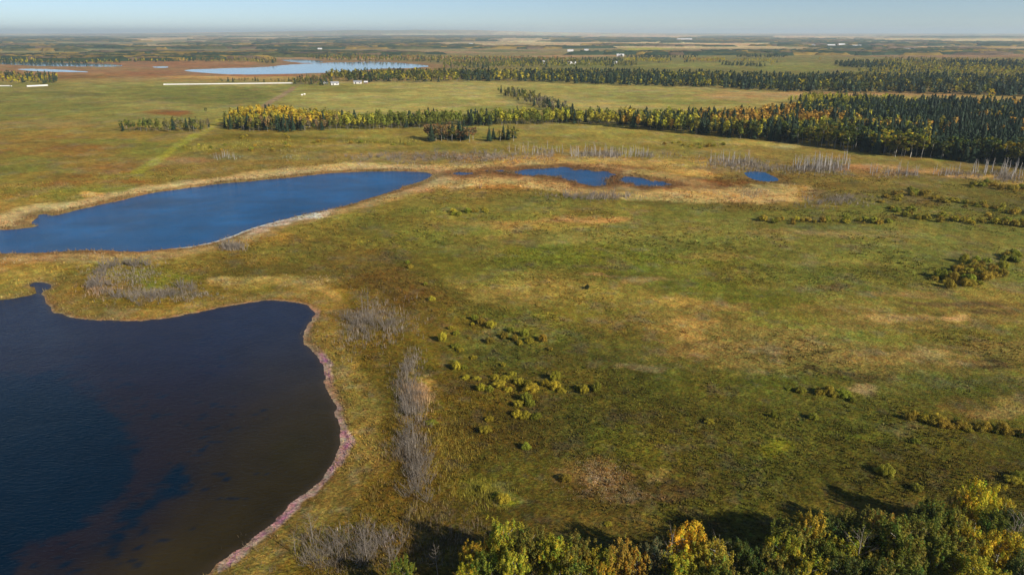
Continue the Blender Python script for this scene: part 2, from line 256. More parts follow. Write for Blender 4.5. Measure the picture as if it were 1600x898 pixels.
    if m.any(): e = sd[m] * (1 + .3 * n1[m]); over(m, (172, 142, 92), .5 * (1 - sstep(14, 26, e))); over(m, (106, 74, 44), .85 * (1 - sstep(5, 12, e)))
    sd = sds['beaver']; m = sd < 20
    if m.any(): e = sd[m]; over(m, (120, 96, 52), .6 * (1 - sstep(4, 9, e)))
    sd = np.minimum(sds['far'], sds['west']); m = sd < 200
    if m.any(): e = sd[m]; over(m, (138, 102, 74), .7 * (1 - sstep(20, 90, e)))
    # mottling of the sward
    f = sstep(30, 90, D) * 1.0
    mot = .26 * n1 + .20 * n3 + (.34 * n2) * (1 - sstep(300, 900, D)) + .34 * fbm(az * 7, lg * 7, 5, 53, .7)
    C = C * np.exp(mot)[:, None] if detail else C * np.exp(mot * .8)[:, None]
    dry = sstep(.05, .5, fbm(az * 1.7, lg * 1.9, 5, 67, .6))[:, None] * .45 * (D > 60)[:, None] * (1 - sstep(3000, 6000, D))[:, None]
    lum = C.mean(1, keepdims=True); C = C * (1 - dry) + lum * np.array([1.44, 1.14, .66]) * dry
    hue = fbm(x / 14, y / 14, 4, 61) * .16 + fbm(az * 9, lg * 9, 4, 63, .6) * .2
    C[:, 0] *= 1 + hue; C[:, 1] *= 1 - hue * .4; C[:, 2] *= 1 - hue * .5
    return np.clip(C * ALB, .004, .75)
ALB = 1.32

def far_z(x, y):
    D = np.hypot(x, y); az = np.degrees(np.arctan2(x, y))
    z = sstep(6000, 11000, D) * (8 * fbm(x / 2600, y / 2600, 3, 81) + 6)
    rid = np.exp(-((az + 9) / 13) ** 2) * 105 + np.exp(-((az + 2) / 3.5) ** 2) * 16 + 14
    return z + sstep(13000, 21000, D) * rid * (1 + .16 * fbm(az / 2.4, D / 9000, 3, 83))
def ground_height(x, y, sd):
    D = np.hypot(x, y)
    z = fbm(x / 7, y / 7, 3, 71) * .12 * (1 - sstep(500, 1500, D)) + .12
    z += fbm(x / .9, y / .9, 3, 73, .6) * .13 * (1 - sstep(140, 230, D)) + fbm(x / 2.6, y / 2.6, 2, 79) * .12 * (1 - sstep(250, 500, D))
    k = sstep(1.2, 8, sd); z = z * k + .02 * fbm(x / .7, y / .7, 2, 75) * (D < 260)
    z = np.where(sd > 0, -.25 + .25 * sstep(0, 5, sd) + z, -.25 - np.clip(-sd * .12, 0, 1.6))
    z = np.where(sd > 0, np.maximum(z, -.22 * (1 - sstep(0, 4, sd)) - .0), z)
    z = z + far_z(x, y)      # far plain: long low swells, and a ridge on the north-west skyline
    return z

# ------------------------------------------------------------------ mesh and object helpers
def mesh_np(name, V, Fa, mat=None, colr=None, smooth_=False, scal=None):
    V = np.ascontiguousarray(V, dtype=np.float32); Fa = np.ascontiguousarray(Fa, dtype=np.int32); n, k = Fa.shape
    me = bpy.data.meshes.new(name); me.vertices.add(len(V)); me.vertices.foreach_set('co', V.ravel())
    me.loops.add(n * k); me.loops.foreach_set('vertex_index', Fa.ravel())
    me.polygons.add(n); me.polygons.foreach_set('loop_start', np.arange(n, dtype=np.int32) * k)
    if smooth_: me.polygons.foreach_set('use_smooth', np.ones(n, bool))
    me.update(calc_edges=True)
    if colr is not None:
        a = me.color_attributes.new('Col', 'FLOAT_COLOR', 'POINT')
        c = np.ones((len(V), 4), np.float32); c[:, :3] = colr; a.data.foreach_set('color', c.ravel())
    if mat: me.materials.append(mat)
    return me
def tag(o, label=None, cat=None, group=None, kind=None):
    if label: o['label'] = label
    if cat: o['category'] = cat
    if group: o['group'] = group
    if kind: o['kind'] = kind
    return o
def link(name, me, parent=None):
    o = bpy.data.objects.new(name, me); col.objects.link(o)
    if parent: o.parent = parent
    return o
def node_mat(name):
    m = bpy.data.materials.new(name); m.use_nodes = True; t = m.node_tree
    b = t.nodes['Principled BSDF']; return m, t, b, t.nodes['Material Output']
def N(t, typ, **kw):
    n = t.nodes.new(typ)
    for k, v in kw.items(): setattr(n, k, v)
    return n
def noise_node(t, vec, scale, det=4, rough=.6):
    n = N(t, 'ShaderNodeTexNoise'); n.inputs['Scale'].default_value = scale; n.inputs['Detail'].default_value = det
    n.inputs['Roughness'].default_value = rough; t.links.new(vec, n.inputs['Vector']); return n.outputs['Fac']
def mrange(t, fac, a, b, c, d):
    n = N(t, 'ShaderNodeMapRange'); t.links.new(fac, n.inputs[0])
    for i, v in enumerate((a, b, c, d)): n.inputs[i + 1].default_value = v
    return n.outputs[0]
def math_n(t, op, a, b):
    n = N(t, 'ShaderNodeMath', operation=op)
    for i, v in enumerate((a, b)):
        if isinstance(v, (int, float)): n.inputs[i].default_value = v
        else: t.links.new(v, n.inputs[i])
    return n.outputs[0]
def vscale(t, c, f):
    n = N(t, 'ShaderNodeVectorMath', operation='SCALE'); t.links.new(c, n.inputs[0])
    if isinstance(f, (int, float)): n.inputs['Scale'].default_value = f
    else: t.links.new(f, n.inputs['Scale'])
    return n.outputs[0]

# ------------------------------------------------------------------ materials
def ground_material():
    m, t, b, o = node_mat('ground_cover')
    at_ = N(t, 'ShaderNodeAttribute', attribute_name='Col'); g = N(t, 'ShaderNodeNewGeometry').outputs['Position']
    mp = N(t, 'ShaderNodeMapping'); mp.inputs['Rotation'].default_value = (0, 0, R(38)); mp.inputs['Scale'].default_value = (1, 1.7, 1)
    t.links.new(g, mp.inputs[0]); v = mp.outputs[0]
    f1 = mrange(t, noise_node(t, v, 1.5, 6, .8), .33, .67, .22, 1.8)
    f2 = mrange(t, noise_node(t, g, .35, 4, .65), .3, .7, .72, 1.28)
    f3 = mrange(t, noise_node(t, g, .05, 5, .6), .3, .7, .85, 1.15)
    f = math_n(t, 'MULTIPLY', math_n(t, 'MULTIPLY', f1, f2), f3)
    c = vscale(t, at_.outputs['Color'], f)
    mx = N(t, 'ShaderNodeMix', data_type='RGBA', blend_type='MULTIPLY'); mx.inputs[0].default_value = 1
    ramp = N(t, 'ShaderNodeValToRGB'); t.links.new(noise_node(t, g, .8, 3, .7), ramp.inputs[0])
    e = ramp.color_ramp.elements; e[0].position = .35; e[0].color = (1.12, .96, .88, 1); e[1].position = .65; e[1].color = (.9, 1.06, .9, 1)
    t.links.new(c, mx.inputs[6]); t.links.new(ramp.outputs[0], mx.inputs[7]); t.links.new(mx.outputs[2], b.inputs['Base Color'])
    b.inputs['Roughness'].default_value = 1; b.inputs['Specular IOR Level'].default_value = .05
    bp = N(t, 'ShaderNodeBump'); bp.inputs['Strength'].default_value = .9; bp.inputs['Distance'].default_value = .55
    t.links.new(noise_node(t, v, 1.3, 4, .7), bp.inputs['Height']); t.links.new(bp.outputs[0], b.inputs['Normal'])
    return m
def leaf_material(name, use_obj, trans=.3, rough=.6):
    m, t, b, o = node_mat(name)
    at_ = N(t, 'ShaderNodeAttribute', attribute_name='Col').outputs['Color']
    if use_obj:
        oi = N(t, 'ShaderNodeObjectInfo'); mx = N(t, 'ShaderNodeMix', data_type='RGBA', blend_type='MULTIPLY'); mx.inputs[0].default_value = 1
        t.links.new(at_, mx.inputs[6]); t.links.new(oi.outputs['Color'], mx.inputs[7]); c = mx.outputs[2]
    else: c = at_
    gp = N(t, 'ShaderNodeNewGeometry').outputs['Position']
    c = vscale(t, c, mrange(t, noise_node(t, gp, 2.5, 3, .6), .3, .7, .75, 1.25))
    t.links.new(c, b.inputs['Base Color']); b.inputs['Roughness'].default_value = rough; b.inputs['Specular IOR Level'].default_value = .15
    if trans:
        tr = N(t, 'ShaderNodeBsdfTranslucent'); t.links.new(c, tr.inputs[0]); ms = N(t, 'ShaderNodeMixShader'); ms.inputs[0].default_value = trans
        t.links.new(b.outputs[0], ms.inputs[1]); t.links.new(tr.outputs[0], ms.inputs[2]); t.links.new(ms.outputs[0], o.inputs['Surface'])
    return m
def plain_material(name, c, var=.25, scale=6, rough=.8, spec=.2):
    m, t, b, o = node_mat(name); g = N(t, 'ShaderNodeTexCoord').outputs['Object']
    rg = N(t, 'ShaderNodeRGB'); rg.outputs[0].default_value = (*c, 1)
    t.links.new(vscale(t, rg.outputs[0], mrange(t, noise_node(t, g, scale, 5, .7), .3, .7, 1 - var, 1 + var)), b.inputs['Base Color'])
    b.inputs['Roughness'].default_value = rough; b.inputs['Specular IOR Level'].default_value = spec
    return m
def water_material(name, spec, wave):
    m, t, b, o = node_mat(name)
    at_ = N(t, 'ShaderNodeAttribute', attribute_name='Col').outputs['Color']; g = N(t, 'ShaderNodeNewGeometry').outputs['Position']
    t.links.new(vscale(t, at_, mrange(t, noise_node(t, g, .12, 5, .65), .3, .7, .85, 1.15)), b.inputs['Base Color'])
    b.inputs['Roughness'].default_value = .07; b.inputs['IOR'].default_value = 1.33; b.inputs['Specular IOR Level'].default_value = spec
    mp = N(t, 'ShaderNodeMapping'); mp.inputs['Rotation'].default_value = (0, 0, R(25)); mp.inputs['Scale'].default_value = (1, 2.2, 1); t.links.new(g, mp.inputs[0])
    h = math_n(t, 'ADD', noise_node(t, mp.outputs[0], 1.1, 4, .6), math_n(t, 'MULTIPLY', noise_node(t, g, .06, 3, .5), 2.0))
    bp = N(t, 'ShaderNodeBump'); bp.inputs['Strength'].default_value = 1; bp.inputs['Distance'].default_value = wave
    t.links.new(h, bp.inputs['Height']); t.links.new(bp.outputs[0], b.inputs['Normal'])
    return m
WAVE = .14
M_GROUND = ground_material(); M_LEAF = leaf_material('leaves', True, .3); M_LEAFJ = leaf_material('distant_foliage', False, .2)
M_NEEDLE = leaf_material('spruce_needles', True, .05, .8); M_GRASS = leaf_material('grass_blades', False, .25, .9)
M_BARK = plain_material('aspen_bark', (.42, .40, .34), .35, 3); M_SBARK = plain_material('spruce_bark', (.10, .08, .06), .3)
M_GREY = plain_material('weathered_wood', (.22, .19, .155), .35, 2); M_SNAG = plain_material('bleached_wood', (.38, .355, .32), .25, 2); M_STEM = plain_material('willow_stem', (.13, .10, .06), .3)
M_WATER = water_material('lake_water', .11, .14); M_WATERF = water_material('open_water', .5, .012)

# ------------------------------------------------------------------ ground: one sheet out past the horizon
rng = np.random.default_rng(7); random.seed(7)
def build_ground():
    a1 = np.linspace(-46, 46, 700); a2 = np.linspace(46, 314, 50)[1:-1]; az = np.radians(np.concatenate([a1, a2])); nc = len(az)
    pys = np.concatenate([np.arange(1010, 200, -1.75), np.arange(200, 56, -.8)])
    r = np.concatenate([[6, 14, 24, 34, 44], at(800, pys)[1], np.geomspace(16500, 90000, 26)]); r = r[np.concatenate([[True], np.diff(r) > .05])]; nr = len(r)
    A, Rr = np.meshgrid(az, r); x = (Rr * np.sin(A)).ravel(); y = (Rr * np.cos(A)).ravel()
    sds = {k: lake_sd(k, x, y) for k in LAKES}; sd = np.min(np.stack(list(sds.values())), 0)
    z = ground_height(x, y, sd); C = ground_colour(x, y, sds)
    V = np.stack([x, y, z], 1); V = np.vstack([V, [[0, 0, 0]]]); C = np.vstack([C, C[:1]])
    i, j = np.meshgrid(np.arange(nr - 1), np.arange(nc), indexing='ij'); j2 = (j + 1) % nc
    Q = np.stack([i * nc + j, i * nc + j2, (i + 1) * nc + j2, (i + 1) * nc + j], -1).reshape(-1, 4)[:, ::-1]
    Q = np.vstack([Q, [[len(V) - 1, (k + 2) % nc, k + 1, k] for k in range(0, nc - 1, 2)]])      # closes the sheet below the camera
    me = mesh_np('ground', V, Q, M_GROUND, C, True)
    o = link('ground', me); tag(o, kind='structure', label='autumn meadow, marsh and farmland plain running to the horizon')
    return o
build_ground()

# ------------------------------------------------------------------ lakes and ponds
DEEP = [smooth(P, 2) for P in (
 [(-400,600),(0,592),(60,590),(85,582),(100,573),(112,582),(120,600),(160,612),(190,640),(212,680),(222,720),(205,755),(165,790),(120,825),(70,858),(20,885),(-60,930),(-500,950)],
 [(120,862),(165,822),(205,795),(240,768),(250,748),(272,734),(294,734),(296,765),(280,778),(252,782),(240,800),(215,838),(175,858),(135,862),(110,888),(70,910),(60,900),(90,880)])]
DEEPW = [np.stack(at(P[:, 0], P[:, 1], -.25), 1) for P in DEEP]
def build_lake(key, name, cell, label):
    P = np.concatenate(LW[key]); x0, y0 = P.min(0) - 3 * cell; x1, y1 = P.max(0) + 3 * cell
    xs = np.arange(x0, x1, cell); ys = np.arange(y0, y1, cell); X, Y = np.meshgrid(xs, ys); x = X.ravel(); y = Y.ravel()
    sd = lake_sd(key, x, y); px, py = proj(x, y)
    if key == 'near':
        C = np.tile(lin((34, 29, 36)), (len(x), 1)); n = fbm(x / 8, y / 8, 5, 101); n2 = fbm(x / 2.4, y / 1.6, 4, 103)
        a = sstep(0, 26, -sd + 5 * n) ; C = C * a[:, None] + lin((56, 47, 22)) * (1 - a)[:, None]
        b_ = (sstep(600, 720, py) * sstep(200, 420, px) * .8)[:, None]; C = C * (1 - b_) + lin((44, 37, 15)) * b_
        ol = (np.exp(-((px - 450) / 50) ** 2 - ((py - 700) / 45) ** 2) * .8 * sstep(-.3, .4, n))[:, None]; C = C * (1 - ol) + lin((48, 42, 14)) * ol
        d = np.full(x.shape, 1e9)
        for Q in DEEPW:
            e = seg_dist(x, y, Q); d = np.minimum(d, np.where(inside(x, y, Q), -e, e))
        k = .25 * sstep(-5, 3, -(d + 5 * n)) + .75 * sstep(-1.0, 1.6, -(d + 5 * n + 4.5 * n2))
        sp_ = sstep(.42, .50, n2 + .2 * n) * (px < 420) * sstep(1, 12, -sd); k = np.maximum(k, sp_ * .75)[:, None]
        C = C * (1 - k) + lin((0, 26, 44)) * k
        up = (1 - sstep(480, 660, py))[:, None] * .85; C = C * (1 - up) + lin((26, 40, 68)) * up  # far part bluer: the sky's reflection put into the water colour
        e = sstep(-1.6, 0, sd)[:, None] * .5; C = C * (1 - e) + lin((70, 60, 48)) * e
    elif key in ('mid', 'marsh', 'beaver'):
        n = fbm(x / 16, y / 10, 4, 107)
        C = np.tile(lin((0, 80, 130)), (len(x), 1)) * (1 + .4 * n + .2 * fbm(x / 40, y / 14, 3, 109))[:, None]
        e = sstep(-9, 0, sd + 2 * n)[:, None] * .45 * (1 if key != 'beaver' else .2); C = C * (1 - e) + lin((52, 70, 104)) * e
    else:
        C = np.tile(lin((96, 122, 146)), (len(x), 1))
    idx = np.arange(len(x)).reshape(X.shape); keep = (sd < 2.5 * max(cell, 1.2)).reshape(X.shape)
    kq = keep[:-1, :-1] | keep[1:, 1:]
    Q = np.stack([idx[:-1, :-1], idx[:-1, 1:], idx[1:, 1:], idx[1:, :-1]], -1)[kq]
    used = np.unique(Q); rm = np.full(len(x), -1); rm[used] = np.arange(len(used)); V = np.stack([x, y, np.full(len(x), -.25)], 1)[used]
    o = link(name, mesh_np(name, V, rm[Q], M_WATERF if key in ('far', 'west') else M_WATER, C[used], True)); tag(o, label, kind='structure')
build_lake('near', 'lake', .6, 'dark navy and brown lake filling the lower left corner, pink mineral crust on its shore')
build_lake('mid', 'lake', 2.0, 'bright blue long lake across the middle left between straw-coloured banks')
build_lake('marsh', 'pond', .8, 'ragged blue marsh pools amid rust-brown sedge above the meadow')
build_lake('beaver', 'pond', .8, 'small deep-blue pond left of the grey dead trees')
build_lake('far', 'lake', 9, 'pale sky-coloured lake in the far distance behind the fields')
build_lake('west', 'lake', 12, 'thin pale lake strips at the far upper left')

# ------------------------------------------------------------------ plant meshes
def rand_dirs(n, r=rng):
    v = r.normal(size=(n, 3)); return v / np.linalg.norm(v, axis=1)[:, None]
def quads(cen, size, nrm, r=rng, aspect=.75):
    n = len(cen); t = np.cross(nrm, rand_dirs(n, r)); t /= np.linalg.norm(t, axis=1)[:, None] + 1e-9; b = np.cross(nrm, t)
    s = np.broadcast_to(size, (n,))[:, None]
    V = np.stack([cen - t * s - b * s * aspect * .4, cen - t * s * .1 - b * s * aspect, cen + t * s + b * s * aspect * .3, cen + t * s * .1 + b * s * aspect], 1).reshape(-1, 3)
    return V, np.arange(4 * n).reshape(n, 4)
def tube_path(V, Fc, pts, rad, k=5):
    base = len(V); pts = [np.array(p, float) for p in pts]
    for i, p in enumerate(pts):
        d = pts[min(i + 1, len(pts) - 1)] - pts[max(i - 1, 0)]; d /= np.linalg.norm(d) + 1e-9
        a = np.cross(d, (0.3, .9, .1)); a /= np.linalg.norm(a) + 1e-9; b = np.cross(d, a)
        for q in range(k):
            t = 2 * math.pi * q / k; V.append(tuple(p + rad[i] * (a * math.cos(t) + b * math.sin(t))))
    for i in range(len(pts) - 1):
        for q in range(k): Fc.append((base + i * k + q, base + i * k + (q + 1) % k, base + (i + 1) * k + (q + 1) % k, base + (i + 1) * k + q))
def pmesh(name, V, Fc, mat, sm=True):
    me = bpy.data.meshes.new(name); me.from_pydata(V, [], Fc); me.materials.append(mat)
    if sm: me.polygons.foreach_set('use_smooth', np.ones(len(Fc), bool))
    me.update(); return me
def aspen_mesh(seed, leaves, size, detail=True):
    """a 10 m aspen: pale forking trunk and a crown of leaf sprays; returns trunk mesh, crown mesh"""
    r = np.random.default_rng(seed); V, Fc = [], []; H = 10.0
    lean = r.normal(0, .25, 2); tp = [(0, 0, -.15)]
    for z in (2.2, 4.4, 6.4, 8.2, 9.3): tp.append((lean[0] * z / 6 + r.normal(0, .09), lean[1] * z / 6 + r.normal(0, .09), z))
    tube_path(V, Fc, tp, [.15, .125, .10, .075, .045, .015], 6 if detail else 3)
    ends = [np.array(tp[-1])]; nb = 15 if detail else 7
    for i in range(nb):
        z = 3.6 + 5.0 * (i + r.random()) / nb; k = min(int(z / 2.1), 4); base = np.array(tp[k]) + (np.array(tp[k + 1]) - np.array(tp[k])) * .5; base[2] = z - .2
        az = i * 2.4 + r.random(); L = (2.35 - 1.5 * abs((z - 5.6) / 4.2) ** 1.3) * (.75 + .5 * r.random()); L = max(L, .5)
        e = base + np.array([math.cos(az) * L, math.sin(az) * L, L * (.55 + .4 * r.random())]); m_ = (base + e) / 2 + np.array([0, 0, -.12])
        tube_path(V, Fc, [base, m_, e], [.05, .034, .012], 4 if detail else 3); ends.append(e); ends.append(m_ + (e - m_) * .3 + r.normal(0, .3, 3))
    tr = pmesh('trunk', V, Fc, M_BARK)
    cen, nr_, ti, hs = [], [], [], []; per = max(leaves // len(ends), 1)
    for e in ends:
        rad = .6 + .5 * r.random(); ns = 7 if detail else 3; sub = e + r.normal(0, rad * .55, (ns, 3)) * np.array([1, 1, .9]); tint = .8 + .4 * r.random()
        for q in range(ns):
            n = per // ns + 1; d = rand_dirs(n, r); rr = rad * .58 * r.random(n) ** .6; hq = r.normal(0, .16); c = sub[q] + d * rr[:, None] * (np.array([.72, .72, 1.45]) if detail else np.array([1, 1, .9])); cen.append(c)
            nn = d + np.array([0, 0, .7]) + r.normal(0, .5, (n, 3)); nr_.append(nn / np.linalg.norm(nn, axis=1)[:, None]); ti.append(tint * (.75 + .5 * r.random(n))); hs.append(np.full(n, hq))
    cen = np.concatenate(cen); nr_ = np.concatenate(nr_); ti = np.concatenate(ti); hs = np.concatenate(hs)
    Vq, Fq = quads(cen, size * (.7 + .6 * r.random(len(cen))), nr_, r)
    C = np.repeat(ti, 4)[:, None] * np.ones(3); hu = np.repeat(r.normal(0, .10, len(cen)) + hs, 4); C[:, 0] *= 1 + hu; C[:, 2] *= 1 - .5 * hu
    return tr, mesh_np('crown', Vq, Fq, M_LEAF, C)
def spruce_mesh(seed, tiers, arms):
    r = np.random.default_rng(seed); V, Fc = [], []
    tube_path(V, Fc, [(0, 0, -.2), (0, 0, 5), (0, 0, 9.6)], [.16, .1, .015], 5); tr = pmesh('trunk', V, Fc, M_SBARK)
    V, T, C = [], [], []
    for i in range(tiers):
        f = i / (tiers - 1); z = 1.1 + 8.4 * f; L = (2.0 * (1 - f) ** .75 + .16); 
        for k in range(arms if f < .75 else arms - 3):
            a = 2 * math.pi * (k + .6 * r.random()) / arms + i * 1.1; l = L * (.72 + .5 * r.random()); wd = l * .34 + .12
            d = np.array([math.cos(a), math.sin(a)]); p = np.array([-d[1], d[0]]); z0 = z + .55; z1 = z - .28 * l - .1 + r.normal(0, .08)
            b = len(V); V += [(0, 0, z0), (*(d * l * .62 + p * wd), z1 + .16 * l), (*(d * l), z1), (*(d * l * .62 - p * wd), z1 + .16 * l)]
            T.append((b, b + 1, b + 2, b + 3)); c = .75 + .5 * r.random(); C += [c] * 4
    b = len(V); V += [(.1, 0, 9.2), (-.06, .09, 9.2), (-.06, -.09, 9.2), (0, 0, 10.1)]; T += [(b, b + 1, b + 3, b + 3)]; C += [1] * 4
    T = T[:-1]
    return tr, mesh_np('crown', np.array(V), np.array(T), M_NEEDLE, np.array(C)[:, None] * np.ones(3))
def bush_mesh(seed, leaves, size):
    """a 2 m willow clump"""
    r = np.random.default_rng(seed); V, Fc = [], []; cen, nr_, ti = [], [], []; nb = 13
    for i in range(nb):
        az = i * 2.4 + r.random() * .6; q = (i + .5) / nb; L = 1.15 * math.sqrt(q); h = (1.75 - .75 * q) * (.8 + .35 * r.random()); e = np.array([math.cos(az) * L, math.sin(az) * L, h])
        tube_path(V, Fc, [(math.cos(az) * .1, math.sin(az) * .1, -.1), e * np.array([.55, .55, .5]), e], [.035, .025, .01], 3)
        n = leaves // nb; d = rand_dirs(n, r); rr = .42 * r.random(n) ** .4; c = e + np.array([0, 0, -.1]) + d * rr[:, None] * np.array([1, 1, 1.25]); c[:, 2] = np.maximum(c[:, 2], .1)
        cen.append(c); nn = d + np.array([0, 0, .5]) + r.normal(0, .4, (n, 3)); nr_.append(nn / np.linalg.norm(nn, axis=1)[:, None]); ti.append((.75 + .5 * r.random()) * (.8 + .4 * r.random(n)))
        n2 = n // 3; c = e * np.array([.8, .8, .45]) + r.normal(0, .25, (n2, 3)); c[:, 2] = np.abs(c[:, 2]) + .1; cen.append(c); nr_.append(rand_dirs(n2, r)); ti.append(.8 + .3 * r.random(n2))
    cen = np.concatenate(cen); nr_ = np.concatenate(nr_); ti = np.concatenate(ti); Vq, Fq = quads(cen, size * (.7 + .6 * r.random(len(cen))), nr_, r)
    C = np.repeat(ti, 4)[:, None] * np.ones(3)
    return pmesh('stem', V, Fc, M_STEM), mesh_np('foliage', Vq, Fq, M_LEAF, C)
def bare_mesh(seed, H, nb, spread, tk=1.0, mat=None):
    """trunk and branch meshes of a leafless tree"""
    mat = mat or M_GREY; r = np.random.default_rng(seed); V, Fc = [], []; lean = r.normal(0, .05 * H, 2)
    pt = lambda f: np.array([lean[0] * f, lean[1] * f, H * f])
    tube_path(V, Fc, [pt(-.02), pt(.5) + np.append(r.normal(0, .03 * H, 2), 0), pt(1)], [.012 * H * tk + .02, .008 * H * tk + .012, .01], 4); tr = pmesh('trunk', V, Fc, mat)
    V, Fc = [], []
    for i in range(nb):
        f = .22 + .74 * (i + r.random()) / nb; b = pt(f); a = i * 2.4 + r.random(); L = spread * (1.15 - f * .8) * (.6 + .7 * r.random()); e = b + np.array([math.cos(a) * L, math.sin(a) * L, L * (.5 + .7 * r.random())])
        tube_path(V, Fc, [b, (b + e) / 2 - np.array([0, 0, .06 * L]), e], [.022 * tk, .015 * tk, .006], 3)
        for q in range(3):
            b2 = b + (e - b) * (.35 + .5 * r.random()); e2 = b2 + (e - b) * .4 + r.normal(0, .22 * L, 3); tube_path(V, Fc, [b2, e2], [.012 * tk, .005], 3)
    return tr, pmesh('branch', V, Fc, mat)
def shrub_mesh(seed, stems, H, tk=1.0):
    r = np.random.default_rng(seed); V, Fc = [], []
    for i in range(stems):
        a = i * 2.4 + r.random(); s = .45 * math.sqrt((i + .5) / stems); h = H * (.6 + .5 * r.random()); b = np.array([math.cos(a) * s * .5, math.sin(a) * s * .5, -.1]); e = np.array([math.cos(a) * (s + .6 * r.random()) * H * .75, math.sin(a) * (s + .6 * r.random()) * H * .75, h * .8])
        m_ = (b + e) / 2 + r.normal(0, .08, 3); tube_path(V, Fc, [b, m_, e], [.024 * tk, .017 * tk, .005], 3)
        for q in range(5):
            f = .35 + .6 * r.random(); b2 = b + (e - b) * f; e2 = b2 + np.array([*r.normal(0, .3, 2), .3 + .35 * r.random()]) * H * .28; tube_path(V, Fc, [b2, e2], [.013 * tk, .004], 3)
    return pmesh('bare_shrub', V, Fc, M_GREY)

# ------------------------------------------------------------------ placing individuals
COUNT = {}
def place_tree(name, parts, x, y, s, rz, colour, label, cat, group, sz=None, z=0.0):
    """an Empty at the foot with copies of the part meshes below it; shares mesh data"""
    e = bpy.data.objects.new(name, None); e.empty_display_size = .5; col.objects.link(e)
    e.location = (x, y, z - .05); e.rotation_euler = (0, 0, rz); e.scale = (s, s, sz or s)
    for nm, me in parts:
        c = bpy.data.objects.new(nm, me); c.color = (*colour, 1); c.parent = e; col.objects.link(c)
    tag(e, label, cat, group); COUNT[name] = COUNT.get(name, 0) + 1
    return e
def var(c, a=.18):
    f = 1 + random.uniform(-a, a); return tuple(max(0, v * f * (1 + random.uniform(-.06, .06))) for v in c)
G, YG, YE, OR, DG, BR, OL = (.17,.19,.022), (.40,.37,.03), (.58,.48,.03), (.50,.36,.03), (.10,.125,.022), (.26,.17,.06), (.22,.20,.03)
SP = (.030, .052, .026)
ASP_NEAR = [aspen_mesh(100 + k, 6800, .125) for k in range(6)]
ASP_MID = [aspen_mesh(200 + k, 420, .42, False) for k in range(4)]
SPR_MID = [spruce_mesh(300 + k, 13, 9) for k in range(4)]
BUSH_NEAR = [bush_mesh(400 + k, 1800, .085) for k in range(4)]
BUSH_MID = [bush_mesh(450 + k, 330, .20) for k in range(4)]
BARE_NEAR = [bare_mesh(500 + k, 8.5, 24, 2.2, 1.2) for k in range(3)]
BARE_MID = [bare_mesh(520 + k, 7.5, 8, 1.1, 2.6, M_SNAG) for k in range(4)]
SHRUB_NEAR = [shrub_mesh(540 + k, 12, 2.4, .85) for k in range(4)]
SHRUB_MID = [shrub_mesh(560 + k, 10, 2.4, 2.3) for k in range(3)]
def tp(t): return [('trunk', t[0]), ('crown', t[1])]
def bp_(t): return [('stem', t[0]), ('foliage', t[1])]
def dp(t): return [('trunk', t[0]), ('branch', t[1])]

